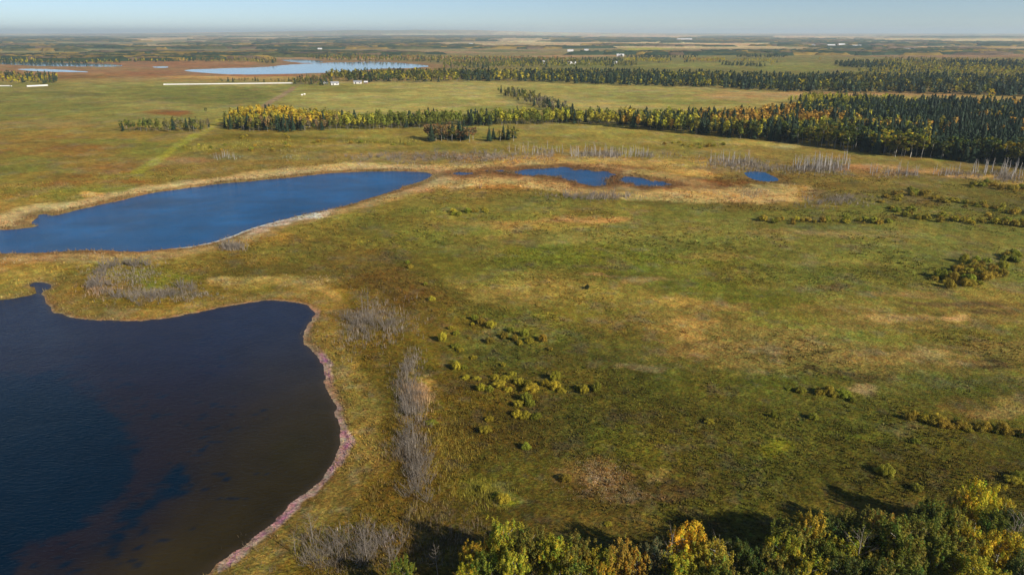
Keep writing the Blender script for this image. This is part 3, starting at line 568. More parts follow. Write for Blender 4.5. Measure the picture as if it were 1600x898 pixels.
# foreground belt of aspens along the bottom edge: crown centre in the photograph, height in m, leaf colour, words
FG = [
 (633,893,7.5,G,'small green aspen alone left of the dark shadow pit, crown cut by the bottom edge'),
 (735,868,7,OR,'small orange aspen at the left end of the bottom tree belt'),
 (727,893,7,YE,'golden aspen at the very left corner of the bottom belt, cut by the frame'),
 (754,884,8,G,'green aspen between two orange ones at the left of the bottom belt'),
 (768,864,7,OR,'bright orange slim aspen in front of the tall green aspen'),
 (790,840,10,YG,'tall yellow-green aspen, highest at the left end of the bottom belt'),
 (812,856,9,OL,'olive aspen just right of the tall yellow-green one'),
 (832,858,9,OL,'aspen with rusty yellow top in the left part of the bottom belt'),
 (810,884,9,YG,'yellow-green aspen low at the frame edge below the tall left one'),
 (857,866,9,YG,'light green aspen beside the sparse left shadow edge'),
 (876,864,9,YG,'feathery yellow-green aspen left of the first shadow gap'),
 (899,866,9,OL,'dull olive aspen at the edge of the first shadow gap'),
 (921,878,7.5,OR,'small orange aspen standing in the first shadow gap'),
 (940,882,8,YG,'small yellow-green aspen right of the small orange one'),
 (949,897,7,OR,'orange aspen top just peeking over the bottom edge'),
 (972,869,9,(.38,.28,.04),'tawny orange aspen between the two shadow gaps'),
 (993,883,8,(.46,.30,.04),'thin tawny aspen right of the tawny orange one'),
 (1023,868,9,(.16,.16,.06),'grey-green thinning aspen left of the white bare branches'),
 (1066,846,10.5,(.66,.45,.03),'brightest orange-gold aspen of the bottom belt, rising above its neighbours'),
 (1064,886,9,YG,'yellow-green aspen directly below the bright gold one'),
 (1094,864,9,YG,'upright yellow-green aspen right of the bright gold one'),
 (1112,866,10,(.44,.36,.04),'aspen with gold tip and grey stem showing, before the big shadow'),
 (1154,866,9,DG,'dark green aspen beside the big shadow'),
 (1178,876,8.5,DG,'dark green low aspen below the big shadow'),
 (1215,860,10,YG,'yellow-green aspen left of the orange-capped one'),
 (1222,838,10,G,'green aspen standing behind the yellow-green one at the big shadow'),
 (1214,880,8,(.55,.36,.04),'gold-leaved aspen with white stem at the bottom edge'),
 (1263,830,11,(.42,.32,.03),'orange-capped aspen in the right half of the bottom belt'),
 (1256,854,10,OL,'round olive aspen below the orange-capped one'),
 (1276,866,9,G,'green aspen right of the round olive one'),
 (1303,878,9,G,'small fresh green aspen left of the forked bare trunk'),
 (1308,826,10,DG,'dark green aspen at the far edge behind the forked bare trunk'),
 (1336,822,10,OL,'light-topped olive aspen on the far edge beyond the forked trunk'),
 (1328,892,8,YG,'yellow-green low aspen at the frame edge by the forked trunk'),
 (1371,824,11,(.34,.27,.04),'big aspen with rust-orange cap amid green ones'),
 (1400,842,12,G,'largest round green aspen of the bottom belt'),
 (1357,848,10,G,'green aspen left of the largest round one'),
 (1418,858,11,OL,'olive aspen leaning right off the largest round one'),
 (1371,882,9,(.46,.36,.04),'yellow-flushed aspen below the rust-capped one'),
 (1404,886,10,G,'green aspen at the frame edge below the largest round one'),
 (1444,812,10,DG,'dark green aspen on the far edge next to the long narrow shadow'),
 (1463,818,11,G,'green aspen right of the one by the long narrow shadow'),
 (1454,842,11,G,'broad green aspen in the middle of the right-hand wood'),
 (1478,828,10,OL,'olive aspen left of the reddish undergrowth gap'),
 (1490,836,9.5,YG,'yellow-edged aspen at the reddish undergrowth gap'),
 (1466,866,10,G,'low green aspen above the frame edge in the right-hand wood'),
 (1498,862,9.5,OL,'olive aspen left of the pair of yellow aspens'),
 (1533,786,11,YE,'brilliant yellow aspen highest at the right, above the green wood'),
 (1512,794,9,(.56,.42,.04),'yellow aspen just left of the brilliant yellow one'),
 (1495,792,7.5,(.40,.28,.06),'small brownish-yellow aspen left end of the yellow trio'),
 (1561,801,8,OR,'small orange aspen right of the brilliant yellow one'),
 (1551,822,10,G,'green aspen directly below the brilliant yellow one'),
 (1574,818,10,DG,'dark green aspen near the right edge above the bare grey tree'),
 (1533,860,9,YE,'left one of the pair of yellow aspens at the lower right'),
 (1558,856,9.5,(.60,.47,.03),'right one of the pair of yellow aspens at the lower right'),
 (1597,886,8,YE,'yellow aspen cut by the lower right corner'),
]
for i, (px, py, H, c, lb) in enumerate(FG):
    x, y = at(px, py, H * .66); s = H / 10
    place_tree('aspen_tree', tp(ASP_NEAR[i % 6]), float(x), float(y), s * random.uniform(.76, .9), random.uniform(0, 6.28), var(c, .1), lb, 'tree', 'aspens of the wood along the bottom edge', s * .9)
for i in range(40):                              # the rest of that wood, reaching below the frame
    px = random.uniform(730, 1660); py = 880 + random.random() * 60 + (20 if px < 1180 else 0); H = random.uniform(8.5, 11)
    if px > 1180 and random.random() < .4: py -= random.uniform(15, 45)
    x, y = at(px, py, H * .66)
    place_tree('aspen_tree', tp(ASP_NEAR[i % 6]), float(x), float(y), H / 12.2, random.uniform(0, 6.28), var(random.choice([G, G, OL, DG, YG]), .15), 'green aspen packed among others in the wood at the bottom edge', 'tree', 'aspens of the wood along the bottom edge')
FGB = [(1044,872,9.5,'bare white-branched tree beside the bright gold aspen'), (1339,866,11,'forked white bare tree standing in the right half of the bottom wood'), (1589,842,11,'tall grey leafless tree at the lower right edge'),
       (1119,880,9,'slim grey leafless tree against the gold-tipped aspen'), (683,872,5,'small white dead tree in the dark shadow pit'), (1440,860,9,'white leafless stem between the green aspens of the right wood'), (1575,850,9,'thin grey leafless tree just left of the tall grey one')]
for i, (px, py, H, lb) in enumerate(FGB):
    x, y = at(px, py, H * .6); place_tree('dead_tree', dp(BARE_NEAR[i % 3]), float(x), float(y), H / 8.5, random.uniform(0, 6.28), (1, 1, 1), lb, 'dead tree', 'leafless trees in the bottom wood')

# ------------------------------------------------------------------ willow bushes
WIL = (.44, .37, .035); WIG = (.28, .29, .03); WIO = (.38, .28, .035)
def bush(px, py, w_, c, label, group):
    x, y = at(px, py); D = float(np.hypot(x, y)); s = w_ / 2.6
    src = BUSH_NEAR if D < 260 else BUSH_MID
    e = place_tree('willow_bush', bp_(random.choice(src)), float(x), float(y), s * random.uniform(.7, 1.15), random.uniform(0, 6.28), var(c, .25), label, 'bush', group, s * random.uniform(.5, .95)); e.scale[1] *= random.uniform(.6, 1.15)
B1 = [(692,533,3.2),(705,515,2.4),(713,523,2.8),(712,543,2.6),(719,549,2),(742,500,2.6),(752,507,2.8),(767,511,2.6),(738,508,1.8),(765,536,2.8),(797,518,2.2),(820,525,2.8),(805,532,2.4),(812,538,2.8),(827,535,2.2),(848,533,3.2),(860,547,2.2),(788,528,2.2),(740,560,1.8),(733,530,1.6)]
B2 = [(728,592,2.6),(745,594,2.4),(752,610,2.4),(765,612,2.6),(773,592,2.4),(780,603,2.6),(788,592,2.2),(794,611,2.4),(812,600,2.6),(830,612,3.4),(826,604,2.6),(852,604,2.6),(868,594,3.2),(866,606,2.6),(877,613,2.4),(822,627,3),(828,634,2.6),(810,635,3),(808,650,3),(820,652,2.4),(838,653,2.8),(903,608,2.4),(912,613,2.6),(932,610,2.8),(786,572,1.6),(800,588,2)]
for p in B1: bush(*p, random.choice([WIL, WIL, WIO, WIG]), 'yellow-green willow bush of the upper loose cluster in the meadow', 'upper loose cluster of meadow willows')
for p in B2: bush(*p, random.choice([WIL, WIL, WIG]), 'yellow-green willow bush of the dense crescent cluster in mid meadow', 'crescent cluster of meadow willows')
SOLO = [(713,577,2.6,WIL,'small lone yellow-green bush between the two willow clusters'),(725,577,1.8,WIG,'tiny green bush right beside the lone one between the clusters'),(765,657,2.6,WIL,'lone bush below the crescent cluster of willows'),(758,676,2.2,WIL,'bright small bush lowest beneath the crescent cluster'),
 (674,662,2,WIG,'small green bush right of the column of dead shrubs'),(1108,661,2.2,WIL,'solitary yellow bush in the open lower meadow'),(822,702,2.2,WIG,'solitary light green bush left of the pale stony patch'),(884,750,2.2,WIO,'orange-tinted bush at the left rim of the pale stony patch'),(950,820,1.2,WIL,'tiny yellow bush below the stony patch'),
 (1432,766,2.6,WIG,'dark green bush with strong shadow above the bottom wood'),(1384,742,2.8,WIG,'low olive bush in the meadow above the bottom wood'),(1375,738,2,WIL,'small yellow bush beside the low olive one'),(1582,754,2.8,WIL,'yellowish bush at the right edge above the wood'),(1592,748,2.4,WIG,'green bush touching the right edge above the wood'),
 (1430,692,2,WIG,'small green bush in the lower right meadow'),(1270,655,2,WIG,'faint green bush in the meadow under the short willow row'),(1208,652,1.8,WIG,'very small green bush in the middle right meadow'),(917,452,2.2,(.05,.06,.02),'dark isolated bush in the middle of the bright meadow'),(1322,339,3.4,WIG,'round green bush just above the thin willow hedge'),
 (785,785,2.6,WIL,'yellow-green bush above the left end of the bottom wood'),(775,778,2.2,WIG,'green bush next to the yellow-green one above the bottom wood'),(755,768,2,WIL,'small pale bush in rough grass above the bottom wood'),(642,420,2.2,WIO,'small orange-green bush on the meadow rim left'),(637,412,1.8,WIG,'tiny green bush behind the orange-green one'),(665,446,1.8,WIG,'dark tiny bush on the brown meadow rim'),(675,470,2.2,WIL,'yellow bush at the brown meadow rim')]
for (px, py, w_, c, lb) in SOLO: bush(px, py, w_, c, lb, None)
def along(P, n, jx, jy):
    P = np.array(P, float); d = np.r_[0, np.cumsum(np.hypot(*np.diff(P, axis=0).T))]; out = []
    for k in range(n):
        t = (k + random.random()) / n * d[-1]; out.append((np.interp(t, d, P[:, 0]) + random.gauss(0, jx), np.interp(t, d, P[:, 1]) + random.gauss(0, jy)))
    return out
def blob(cx_, cy_, rx, ry, n):
    out = []
    while len(out) < n:
        a, b = random.uniform(-1, 1), random.uniform(-1, 1)
        if a * a + b * b < 1: out.append((cx_ + a * rx, cy_ + b * ry))
    return out
ROWS = [
 (blob(1500,436,48,16,34) + blob(1545,428,26,12,8) + blob(1530,416,34,10,8), 3.6, 'willow of the big rounded ochre thicket in the meadow', 'big rounded willow thicket'),
 (blob(1584,404,24,6,9) + [(1566,418)], 3.2, 'willow of the small thicket touching the right edge beyond the big one', 'small thicket at the right edge'),
 (along([(1184,344),(1230,348),(1290,346),(1340,347),(1385,350)], 30, 3, 2), 3.0, 'willow in the thin hedge-like row across the back of the meadow', 'thin willow row behind the meadow'),
 (along([(1378,310),(1405,308),(1418,302),(1440,302)], 12, 5, 3), 3.2, 'willow of the short upper bank left of the long ochre bank', 'short upper bank of willows'),
 (along([(1440,304),(1480,314),(1520,320),(1560,328),(1605,336)], 30, 5, 3), 3.4, 'willow of the long upper ochre bank running to the right edge', 'long upper bank of willows'),
 (along([(1388,324),(1415,334),(1440,340),(1480,344),(1530,345),(1605,352)], 38, 6, 3.5), 3.4, 'willow of the lower ochre bank running to the right edge', 'lower bank of willows'),
 (along([(1505,294),(1540,290),(1570,296),(1610,298)], 16, 5, 2), 3.4, 'willow of the farthest bank by the right edge below the forest', 'farthest bank of willows'),
 (along([(1232,610),(1265,612),(1300,616),(1338,626)], 11, 4, 2), 2.6, 'willow in the short dark row between meadow and pale patch', 'short row of dark willows'),
 (along([(1424,652),(1460,662),(1500,668),(1545,672),(1605,682)], 22, 4, 2.5), 2.9, 'willow in the diagonal row at the lower right meadow', 'diagonal row of willows at the lower right'),
 (along([(700,334),(720,336),(740,330),(765,328)], 10, 4, 2), 2.6, 'willow of the small green bank below the marsh pools', 'small bank south of the marsh'),
]
for pts, w_, lb, gr in ROWS:
    for (px, py) in pts: bush(px, py, w_ * random.uniform(.7, 1.25), random.choice([WIL, WIO, WIO, WIG]), lb, gr)
far_bush_spots = along([(270,238),(330,232),(400,234),(470,232)], 12, 8, 3) + along([(350,216),(450,214),(540,222),(640,228)], 12, 8, 3) + along([(1040,226),(1090,230),(1135,230)], 14, 5, 2)
for (px, py) in far_bush_spots: bush(px, py, random.uniform(2.4, 4), random.choice([WIL, WIG, (.42,.28,.03)]), 'low yellow-green willow scattered on the flat below the tree belts', 'willows scattered below the tree belts')

# ------------------------------------------------------------------ leafless grey shrubs and snags
def shrub(px, py, h, label, group):
    x, y = at(px, py); near = np.hypot(x, y) < 210
    o = link('bare_shrub', random.choice(SHRUB_NEAR if near else SHRUB_MID)); s = h / 2.5
    o.location = (float(x), float(y), -.05); o.rotation_euler = (0, 0, random.uniform(0, 6.28)); o.scale = (s, s, s); tag(o, label, 'shrub', group); COUNT['bare_shrub'] = COUNT.get('bare_shrub', 0) + 1
SH = [
 (along([(146,440),(150,428),(165,418),(200,414),(236,412)], 24, 4, 2) + blob(160,446,22,12,12), 3.0, 'grey leafless shrub on the upper rim of the grassy headland between the lakes', 'bare shrubs on the upper headland rim'),
 (along([(175,466),(205,470),(235,470),(262,466),(285,458),(312,458)], 26, 4, 3) + blob(290,452,18,8,8), 3.0, 'grey leafless shrub on the lower rim of the headland above the dark lake', 'bare shrubs on the lower headland rim'),
 (blob(366,388,14,5,7), 3.4, 'grey leafless shrub in the small clump on the near bank of the bright blue lake', 'bare clump by the blue lake'),
 (blob(590,512,36,14,26) + blob(548,508,12,16,8), 3.2, 'grey leafless shrub of the rounded clump right of the dark lake tip', 'rounded clump of bare shrubs'),
 (along([(636,580),(638,620),(640,660),(645,700),(648,740),(650,785)], 44, 10, 5), 3.2, 'grey leafless shrub in the vertical column right of the pink shore', 'vertical column of bare shrubs'),
 (blob(530,868,70,26,26) + blob(600,850,40,24,8), 3.2, 'grey-brown leafless shrub in the rough ground at the bottom, right of the lake', 'bare shrubs at the bottom left of the wood'),
 (blob(930,308,58,5,24), 3.0, 'grey leafless shrub in the band just south of the marsh pools', 'bare shrubs south of the marsh'),
 (blob(1300,316,48,7,24), 2.8, 'blue-grey leafless shrub in the flat patch right of the straw-coloured tongue', 'blue-grey bare shrubs'),
 (blob(690,246,160,7,60), 3.0, 'grey leafless shrub in the wide grey flat behind the blue lake', 'bare shrubs on the grey flat'),
]
for pts, h, lb, gr in SH:
    for (px, py) in pts: shrub(px, py, h * random.uniform(.7, 1.3), lb, gr)
for (px, py, h, lb) in [(750,295,3,'lone low grey shrub on the straw bank below the small pool'),(580,622,1.8,'small grey shrub left of the vertical column'),(250,430,1.6,'single small grey shrub inside the headland'),(602,700,2.2,'grey-brown shrub left of the lower column')]: shrub(px, py, h, lb, None)
DT = [
 (blob(950,243,72,5,60), .8, 'grey dead tree of the dense standing row behind the marsh', 'dense row of dead trees behind the marsh'),
 (blob(840,238,50,5,20), .7, 'grey dead tree of the sparse stand left of the dense row', 'sparse stand of dead trees'),
 (blob(1140,254,36,8,26), .8, 'grey dead tree of the thin stand above the small deep-blue pond', 'dead trees above the small pond'),
 (blob(1285,262,48,8,52), 1.0, 'tall pale dead tree of the tallest stand in front of the forest', 'tallest stand of dead trees'),
 (blob(1430,272,80,5,22), .75, 'grey dead tree scattered along the forest front', 'dead trees scattered before the forest'),
 (blob(1560,274,45,8,22), .95, 'pale dead tree of the stand against the forest by the right edge', 'dead trees by the right edge'),
 (blob(352,248,22,3,12), .6, 'grey dead tree of the small row left, above the blue lake', 'small row of dead trees on the left'),
 (blob(610,500,0.1,0.1,0) + [(575,486),(582,494),(566,490),(572,500)], .75, 'tall leafless tree standing out of the rounded shrub clump', 'leafless trees in the rounded clump'),
 ([(636,600),(642,632),(638,668),(646,690),(640,720),(634,650),(650,655)], .62, 'tall leafless tree standing out of the vertical shrub column', 'leafless trees in the vertical column'),
 ([(462,868),(490,850),(545,846),(575,880),(610,888)], .55, 'leafless sapling in the rough ground at the bottom', 'leafless saplings at the bottom'),
]
for pts, s, lb, gr in DT:
    for i, (px, py) in enumerate(pts):
        x, y = at(px, py); q = random.choice(BARE_NEAR if np.hypot(x, y) < 210 else BARE_MID)
        place_tree('dead_tree', dp(q), float(x), float(y), s * random.uniform(.65, 1.2), random.uniform(0, 6.28), (1, 1, 1), lb, 'dead tree', gr)

# ------------------------------------------------------------------ woods
TREES = []                                      # x, y, height, kind (0 aspen, 1 spruce), colour, label, group
def scatter(poly, spacing, pick, H, label, group, dens=1.0, edge=0):
    P = np.array(poly, float); X, Y = at(P[:, 0], P[:, 1]); W = np.stack([X, Y], 1)
    x0, y0 = W.min(0); x1, y1 = W.max(0); gx, gy = np.meshgrid(np.arange(x0, x1, spacing), np.arange(y0, y1, spacing)); gx = gx.ravel(); gy = gy.ravel()
    gx = gx + rng.uniform(-.5, .5, len(gx)) * spacing; gy = gy + rng.uniform(-.5, .5, len(gy)) * spacing
    wob = fbm(gx / 22, gy / 22, 3, 131) * 9; k = inside(gx + wob, gy - wob, W) & (rng.random(len(gx)) < dens)
    gx, gy = gx[k], gy[k]; px, _ = proj(gx, gy); fr = inside(gx, gy - 14, W) == False
    n = fbm(gx / 26, gy / 26, 3, 137); n2 = fbm(gx / 60, gy / 60, 2, 139)
    for i in range(len(gx)):
        kd, c = pick(px[i], n[i], n2[i], fr[i]); TREES.append((gx[i], gy[i], H * random.uniform(.62, 1.18) * (1.05 if kd else .92), kd, var(c, .2), label, group))
A_ = lambda *c: random.choice(c)
def mix(pspr, cols, sp=SP):
    def f(px, n, n2, fr):
        p = pspr(px) if callable(pspr) else pspr
        if random.random() < (p * .55 if fr else p) + n * .7: return 1, sp
        k = int(np.clip((n2 * 1.3 + .5 + random.uniform(-.36, .36)) * len(cols), 0, len(cols) - 1)); return 0, cols[k]
    return f
FORE = [(960,199),(1000,203),(1050,208),(1100,213),(1150,217),(1200,221),(1250,226),(1300,232),(1350,238),(1400,246),(1450,250),(1500,252),(1560,258),(1620,266),(1760,285),(1760,170),(1600,172),(1480,172),(1420,171),(1340,171),(1300,175),(1240,182),(1150,190),(1050,192),(960,192)]
scatter(FORE, 4.6, mix(lambda p: .32 + .5 * sstep(1180, 1480, p), [DG, G, OL, YG, YG, (.42,.34,.03), (.46,.27,.04)]), 13.5, 'tree of the big dark spruce and aspen forest on the right', 'trees of the big forest on the right')
scatter([(352,204),(400,207),(450,207),(500,205),(530,204),(530,200),(450,201),(400,201),(352,200)], 4.2, mix(.5, [DG, OL, BR, (.2,.17,.10)]), 11, 'tree of the dark front row of the gold-topped grove', 'front row of the gold-topped grove')
scatter([(352,200),(400,201),(450,201),(530,200),(530,192),(480,189),(420,184),(372,186)], 4.2, mix(.12, [OL, OL, YG, (.46,.36,.03), (.52,.36,.03)]), 12.5, 'tree of the gold-topped grove at the left end of the long belt', 'gold-topped grove')
scatter([(528,203),(600,204),(700,198),(800,196),(880,194),(962,199),(962,190),(880,187),(800,188),(700,190),(600,194),(528,194)], 4.0, mix(.18, [G, G, YG, YG, (.4,.34,.03)]), 11.5, 'tree of the long narrow belt across the picture behind the marsh', 'long narrow tree belt')
scatter([(186,207),(250,207),(330,206),(330,199),(250,200),(186,201)], 4.5, mix(.05, [DG, G, OL, (.2,.18,.08)]), 8.5, 'tree of the low green belt beside the track on the left', 'low green belt on the left')
scatter([(660,221),(735,222),(735,214),(665,214)], 5.5, mix(.6, [BR, OL, (.2,.15,.09)]), 11, 'tree of the small dark grove in front of the long belt', 'small dark grove')
scatter([(756,222),(812,223),(812,216),(760,216)], 6, mix(.5, [OL, BR]), 9, 'tree of the little grove right of the small dark grove', 'little grove')
scatter([(782,147),(800,145),(830,154),(850,160),(872,166),(905,182),(880,186),(850,174),(820,163),(800,157),(784,152)], 6.5, mix(.15, [DG, OL, (.13,.12,.05), (.18,.16,.10)]), 9.5, 'tree of the diagonal hedgerow crossing the north field', 'diagonal hedgerow trees')
scatter([(1232,163),(1300,172),(1400,170),(1400,160),(1300,157),(1250,158)], 5.5, mix(.25, [DG, G, YG, YG]), 10, 'tree of the low spur at the forest corner', 'forest corner spur')
W2 = [(505,126),(560,129),(640,130),(720,129),(790,128),(850,129),(900,132),(960,134),(1050,137),(1110,138),(1160,141),(1200,144),(1300,146),(1400,147),(1500,149),(1640,153),(1760,155),(1760,128),(1640,128),(1480,126),(1330,124),(1220,125),(1100,121),(1000,119),(880,116),(800,117),(720,117),(650,117),(590,118),(545,119),(515,121)]
scatter(W2, 8.5, mix(lambda p: .15 + .45 * sstep(620, 900, p), [DG, G, OL, YG, YE, OL]), 13.5, 'tree of the far wide wood behind the north field', 'trees of the far wide wood')
FAR = [  # far belts (polygon, spacing, conifer share, colours, height)
 ([(1330,116),(1420,118),(1600,121),(1760,122),(1760,100),(1600,103),(1500,98),(1400,97),(1330,100),(1400,107)], 13, .12, [OL, YG, YE, YE, OR, YG], 11),
 ([(1470,103),(1540,108),(1620,111),(1760,112),(1760,101),(1600,101),(1500,100)], 12, .95, [DG], 13), ([(1300,101),(1330,107),(1410,109),(1400,103),(1330,99)], 12, .7, [DG], 12),
 ([(690,108),(800,107),(960,106),(1000,105),(980,99),(900,98),(800,100),(700,101)], 12, .1, [OL, YG, YE, G], 10), ([(975,98),(1050,99.5),(1040,95.5),(975,95)], 12, 0, [YE, OR, YE], 11), ([(1065,98.5),(1135,99),(1130,95),(1070,95)], 12, 0, [YE, (.6,.4,.08)], 11),
 ([(1150,98),(1215,98.5),(1215,96),(1150,95.5)], 13, 0, [YE, OR], 9), ([(1130,103),(1200,106),(1198,104),(1130,101)], 11, .8, [DG], 10), ([(900,97),(975,98),(970,94),(905,94)], 12, .6, [DG, BR], 10), ([(800,101),(860,101),(850,97),(810,97)], 13, .6, [DG, OL], 10),
 ([(500,95),(560,96),(640,97),(700,100),(760,101),(900,99),(900,94),(800,92),(680,91),(600,89),(520,87),(470,89)], 13, .15, [G, OL, OL, YG, YE, (.5,.25,.06)], 10),
 ([(200,98),(300,97),(430,100),(436,96),(400,91),(300,89),(200,91)], 14, .1, [OL, YG, YE, OL, BR], 9), ([(0,101),(190,100),(190,88),(100,86),(0,88)], 14, .4, [DG, OL, YE], 10), ([(345,129),(500,130),(500,127.5),(345,127)], 11, .5, [DG, OL], 6.5),
 ([(455,133),(505,136),(520,130),(515,124),(490,126),(465,128)], 7.5, .05, [OL, BR, (.2,.18,.08), G], 10), ([(1000,90),(1090,92),(1085,90),(1000,88)], 16, .8, [DG], 9), ([(1150,90),(1230,91),(1230,88.6),(1150,88)], 16, .9, [DG], 10), ([(965,90),(1010,92),(1050,96),(1050,94),(1010,89.5),(970,88.5)], 14, .8, [DG], 9),
 ([(0,130),(40,132),(90,133),(90,120),(0,117)], 10, .4, [DG, OL, YE], 9), ([(1380,97),(1600,99),(1600,95),(1380,92)], 18, .05, [OR, YE, BR, OL], 9)]
for poly, spc, ps, cols, H in FAR: scatter(poly, spc, mix(ps, cols), H, 'tree far behind the fields', 'far belts')
SINGLES = [(480,128,13,1,DG,'dark spruce left of the farmhouse'),(526,119,15,1,SP,'single dark spruce rising over the far wood beside the far lake'),(1206,105,13,0,YE,'round solitary golden tree at the green field left corner'),(1280,97,11,0,OR,'orange tree group at the top edge of the green field'),(1235,164,9,1,SP,'lone small spruce at the tip of the forest corner spur'),(808,186,12,1,SP,'single spruce standing just behind the long narrow belt'),(322,177,5,0,DG,'lone dark bush-like tree by the track in the left field'),(303,205,9,0,DG,'dark rounded tree at the right end of the low green belt'),(1386,240,11,0,YE,'bright yellow aspen at the forest front edge'),(1545,160,14,0,YE,'large yellow aspen on the skyline of the forest')]
singles_xy = []
for (px, py, H, kd, c, lb) in SINGLES:
    x, y = at(px, py); t = SPR_MID[0] if kd else ASP_MID[0]
    place_tree('spruce_tree' if kd else 'aspen_tree', tp(t), float(x), float(y), H / 10, 1.0, c, lb, 'tree', None)
# the nearest of each kind stand as trees of their own; the others are joined into one mass per kind
def D_(t): return math.hypot(t[0], t[1])
inview = lambda t: 0 <= proj(t[0], t[1], t[2])[0] <= 1600
TREES = [t for t in TREES if -120 < proj(t[0], t[1])[0] < 1740]
rest = []
for kd, nm, lim in ((0, 'aspen_tree', 298), (1, 'spruce_tree', 298)):
    L = sorted([t for t in TREES if t[3] == kd], key=D_); n = 0
    for t in L:
        if n < lim - COUNT.get(nm, 0) + 0 and inview(t):
            n += 1
            kindword = 'spruce' if kd else 'aspen'; c = t[4]
            if kd: lb = 'dark green spruce ' + t[5]
            else:
                hue = 'golden' if c[0] > .5 else 'yellow-green' if c[0] > .27 else 'green' if c[1] > c[0] else 'olive'
                lb = hue + ' aspen ' + t[5]
            lb = lb.replace('aspen tree', 'aspen').replace('spruce tree', 'spruce')
            q = random.choice(SPR_MID if kd else ASP_MID); s = t[2] / 10
            e = place_tree(nm, tp(q), t[0], t[1], s, random.uniform(0, 6.28), c, lb, 'tree', t[6]); f_ = random.uniform(.85, 1.5); e.scale = (s * f_, s * f_, s)
        else: rest.append(t)
COUNT['rest'] = len(rest)
def joined_woods(L, name, label, fine):
    if not L: return
    r = np.random.default_rng(11); n = len(L); P = np.array([(t[0], t[1], t[2]) for t in L]); Cc = np.array([t[4] for t in L]); kd = L[0][3]
    if kd == 1:
        fat = .75 + .65 * r.random(n); tiers, arms = (6, 6) if fine else (3, 4); Vs, Ts, Cs = [], [], []
        for i in range(tiers):
            f = i / tiers; z = .12 + .8 * f; Lr = .2 * (1 - f) ** .75 + .02
            for k in range(arms):
                a = 2 * np.pi * (k + r.random(n) * .8) / arms + i; l = Lr * fat * (.7 + .5 * r.random(n)) * P[:, 2] * (1 if fine else 1.25); wdt = (np.pi / arms) * .95
                top = np.stack([P[:, 0], P[:, 1], (z + .26 if not fine else z + .16) * P[:, 2]], 1)
                p1 = np.stack([P[:, 0] + np.cos(a - wdt) * l, P[:, 1] + np.sin(a - wdt) * l, (z - .02) * P[:, 2]], 1); p2 = np.stack([P[:, 0] + np.cos(a + wdt) * l, P[:, 1] + np.sin(a + wdt) * l, (z - .02) * P[:, 2]], 1)
                Vs.append(np.stack([top, p1, p2], 1)); Cs.append(Cc * (.75 + .5 * r.random(n))[:, None])
        V = np.concatenate(Vs).reshape(-1, 3); C = np.repeat(np.concatenate(Cs), 3, 0)
    else:
        m = 46 if fine else 14; Vs, Cs = [], []
        cw = .17 * P[:, 2]; ch = .33 * P[:, 2]; cz = .66 * P[:, 2]
        for k in range(m):
            d = rand_dirs(n, r); rr = r.random(n) ** .35; c = P * np.array([1, 1, 0]) + np.stack([d[:, 0] * cw * rr, d[:, 1] * cw * rr, cz + d[:, 2] * ch * rr], 1)
            s = (.075 if fine else .13) * P[:, 2] * (.7 + .6 * r.random(n)); nn = d + r.normal(0, .5, (n, 3)) + np.array([0, 0, .3]); nn /= np.linalg.norm(nn, axis=1)[:, None]
            t1 = np.cross(nn, rand_dirs(n, r)); t1 /= np.linalg.norm(t1, axis=1)[:, None]; t2 = np.cross(nn, t1)
            Vs.append(np.stack([c - t1 * s[:, None], c + t1 * s[:, None] * .8 - t2 * s[:, None] * .7, c + t1 * s[:, None] * .4 + t2 * s[:, None]], 1)); Cs.append(Cc * (.75 + .5 * r.random(n))[:, None])
        for k in range(2):                       # pale stem
            a = r.random(n) * 6.28; wv = .012 * P[:, 2]; b = P * np.array([1, 1, 0]); o_ = np.stack([np.cos(a) * wv, np.sin(a) * wv, 0 * a], 1)
            Vs.append(np.stack([b - o_, b + o_, b + np.stack([0 * a, 0 * a, .6 * P[:, 2]], 1)], 1)); Cs.append(np.tile([.33, .30, .26], (n, 1)))
        V = np.concatenate(Vs).reshape(-1, 3); C = np.repeat(np.concatenate(Cs), 3, 0)
    o = link(name, mesh_np(name, V, np.arange(len(V)).reshape(-1, 3), M_LEAFJ, C)); tag(o, label, kind='stuff')
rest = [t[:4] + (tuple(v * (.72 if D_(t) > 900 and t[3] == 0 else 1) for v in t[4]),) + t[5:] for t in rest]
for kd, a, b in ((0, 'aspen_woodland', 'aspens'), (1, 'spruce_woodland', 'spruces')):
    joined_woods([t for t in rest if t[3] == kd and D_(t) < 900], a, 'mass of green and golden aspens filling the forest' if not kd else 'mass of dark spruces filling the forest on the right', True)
    joined_woods([t for t in rest if t[3] == kd and D_(t) >= 900], a, 'far-off aspens in the woods beyond the north field' if not kd else 'far-off spruces in the woods beyond the north field', False)

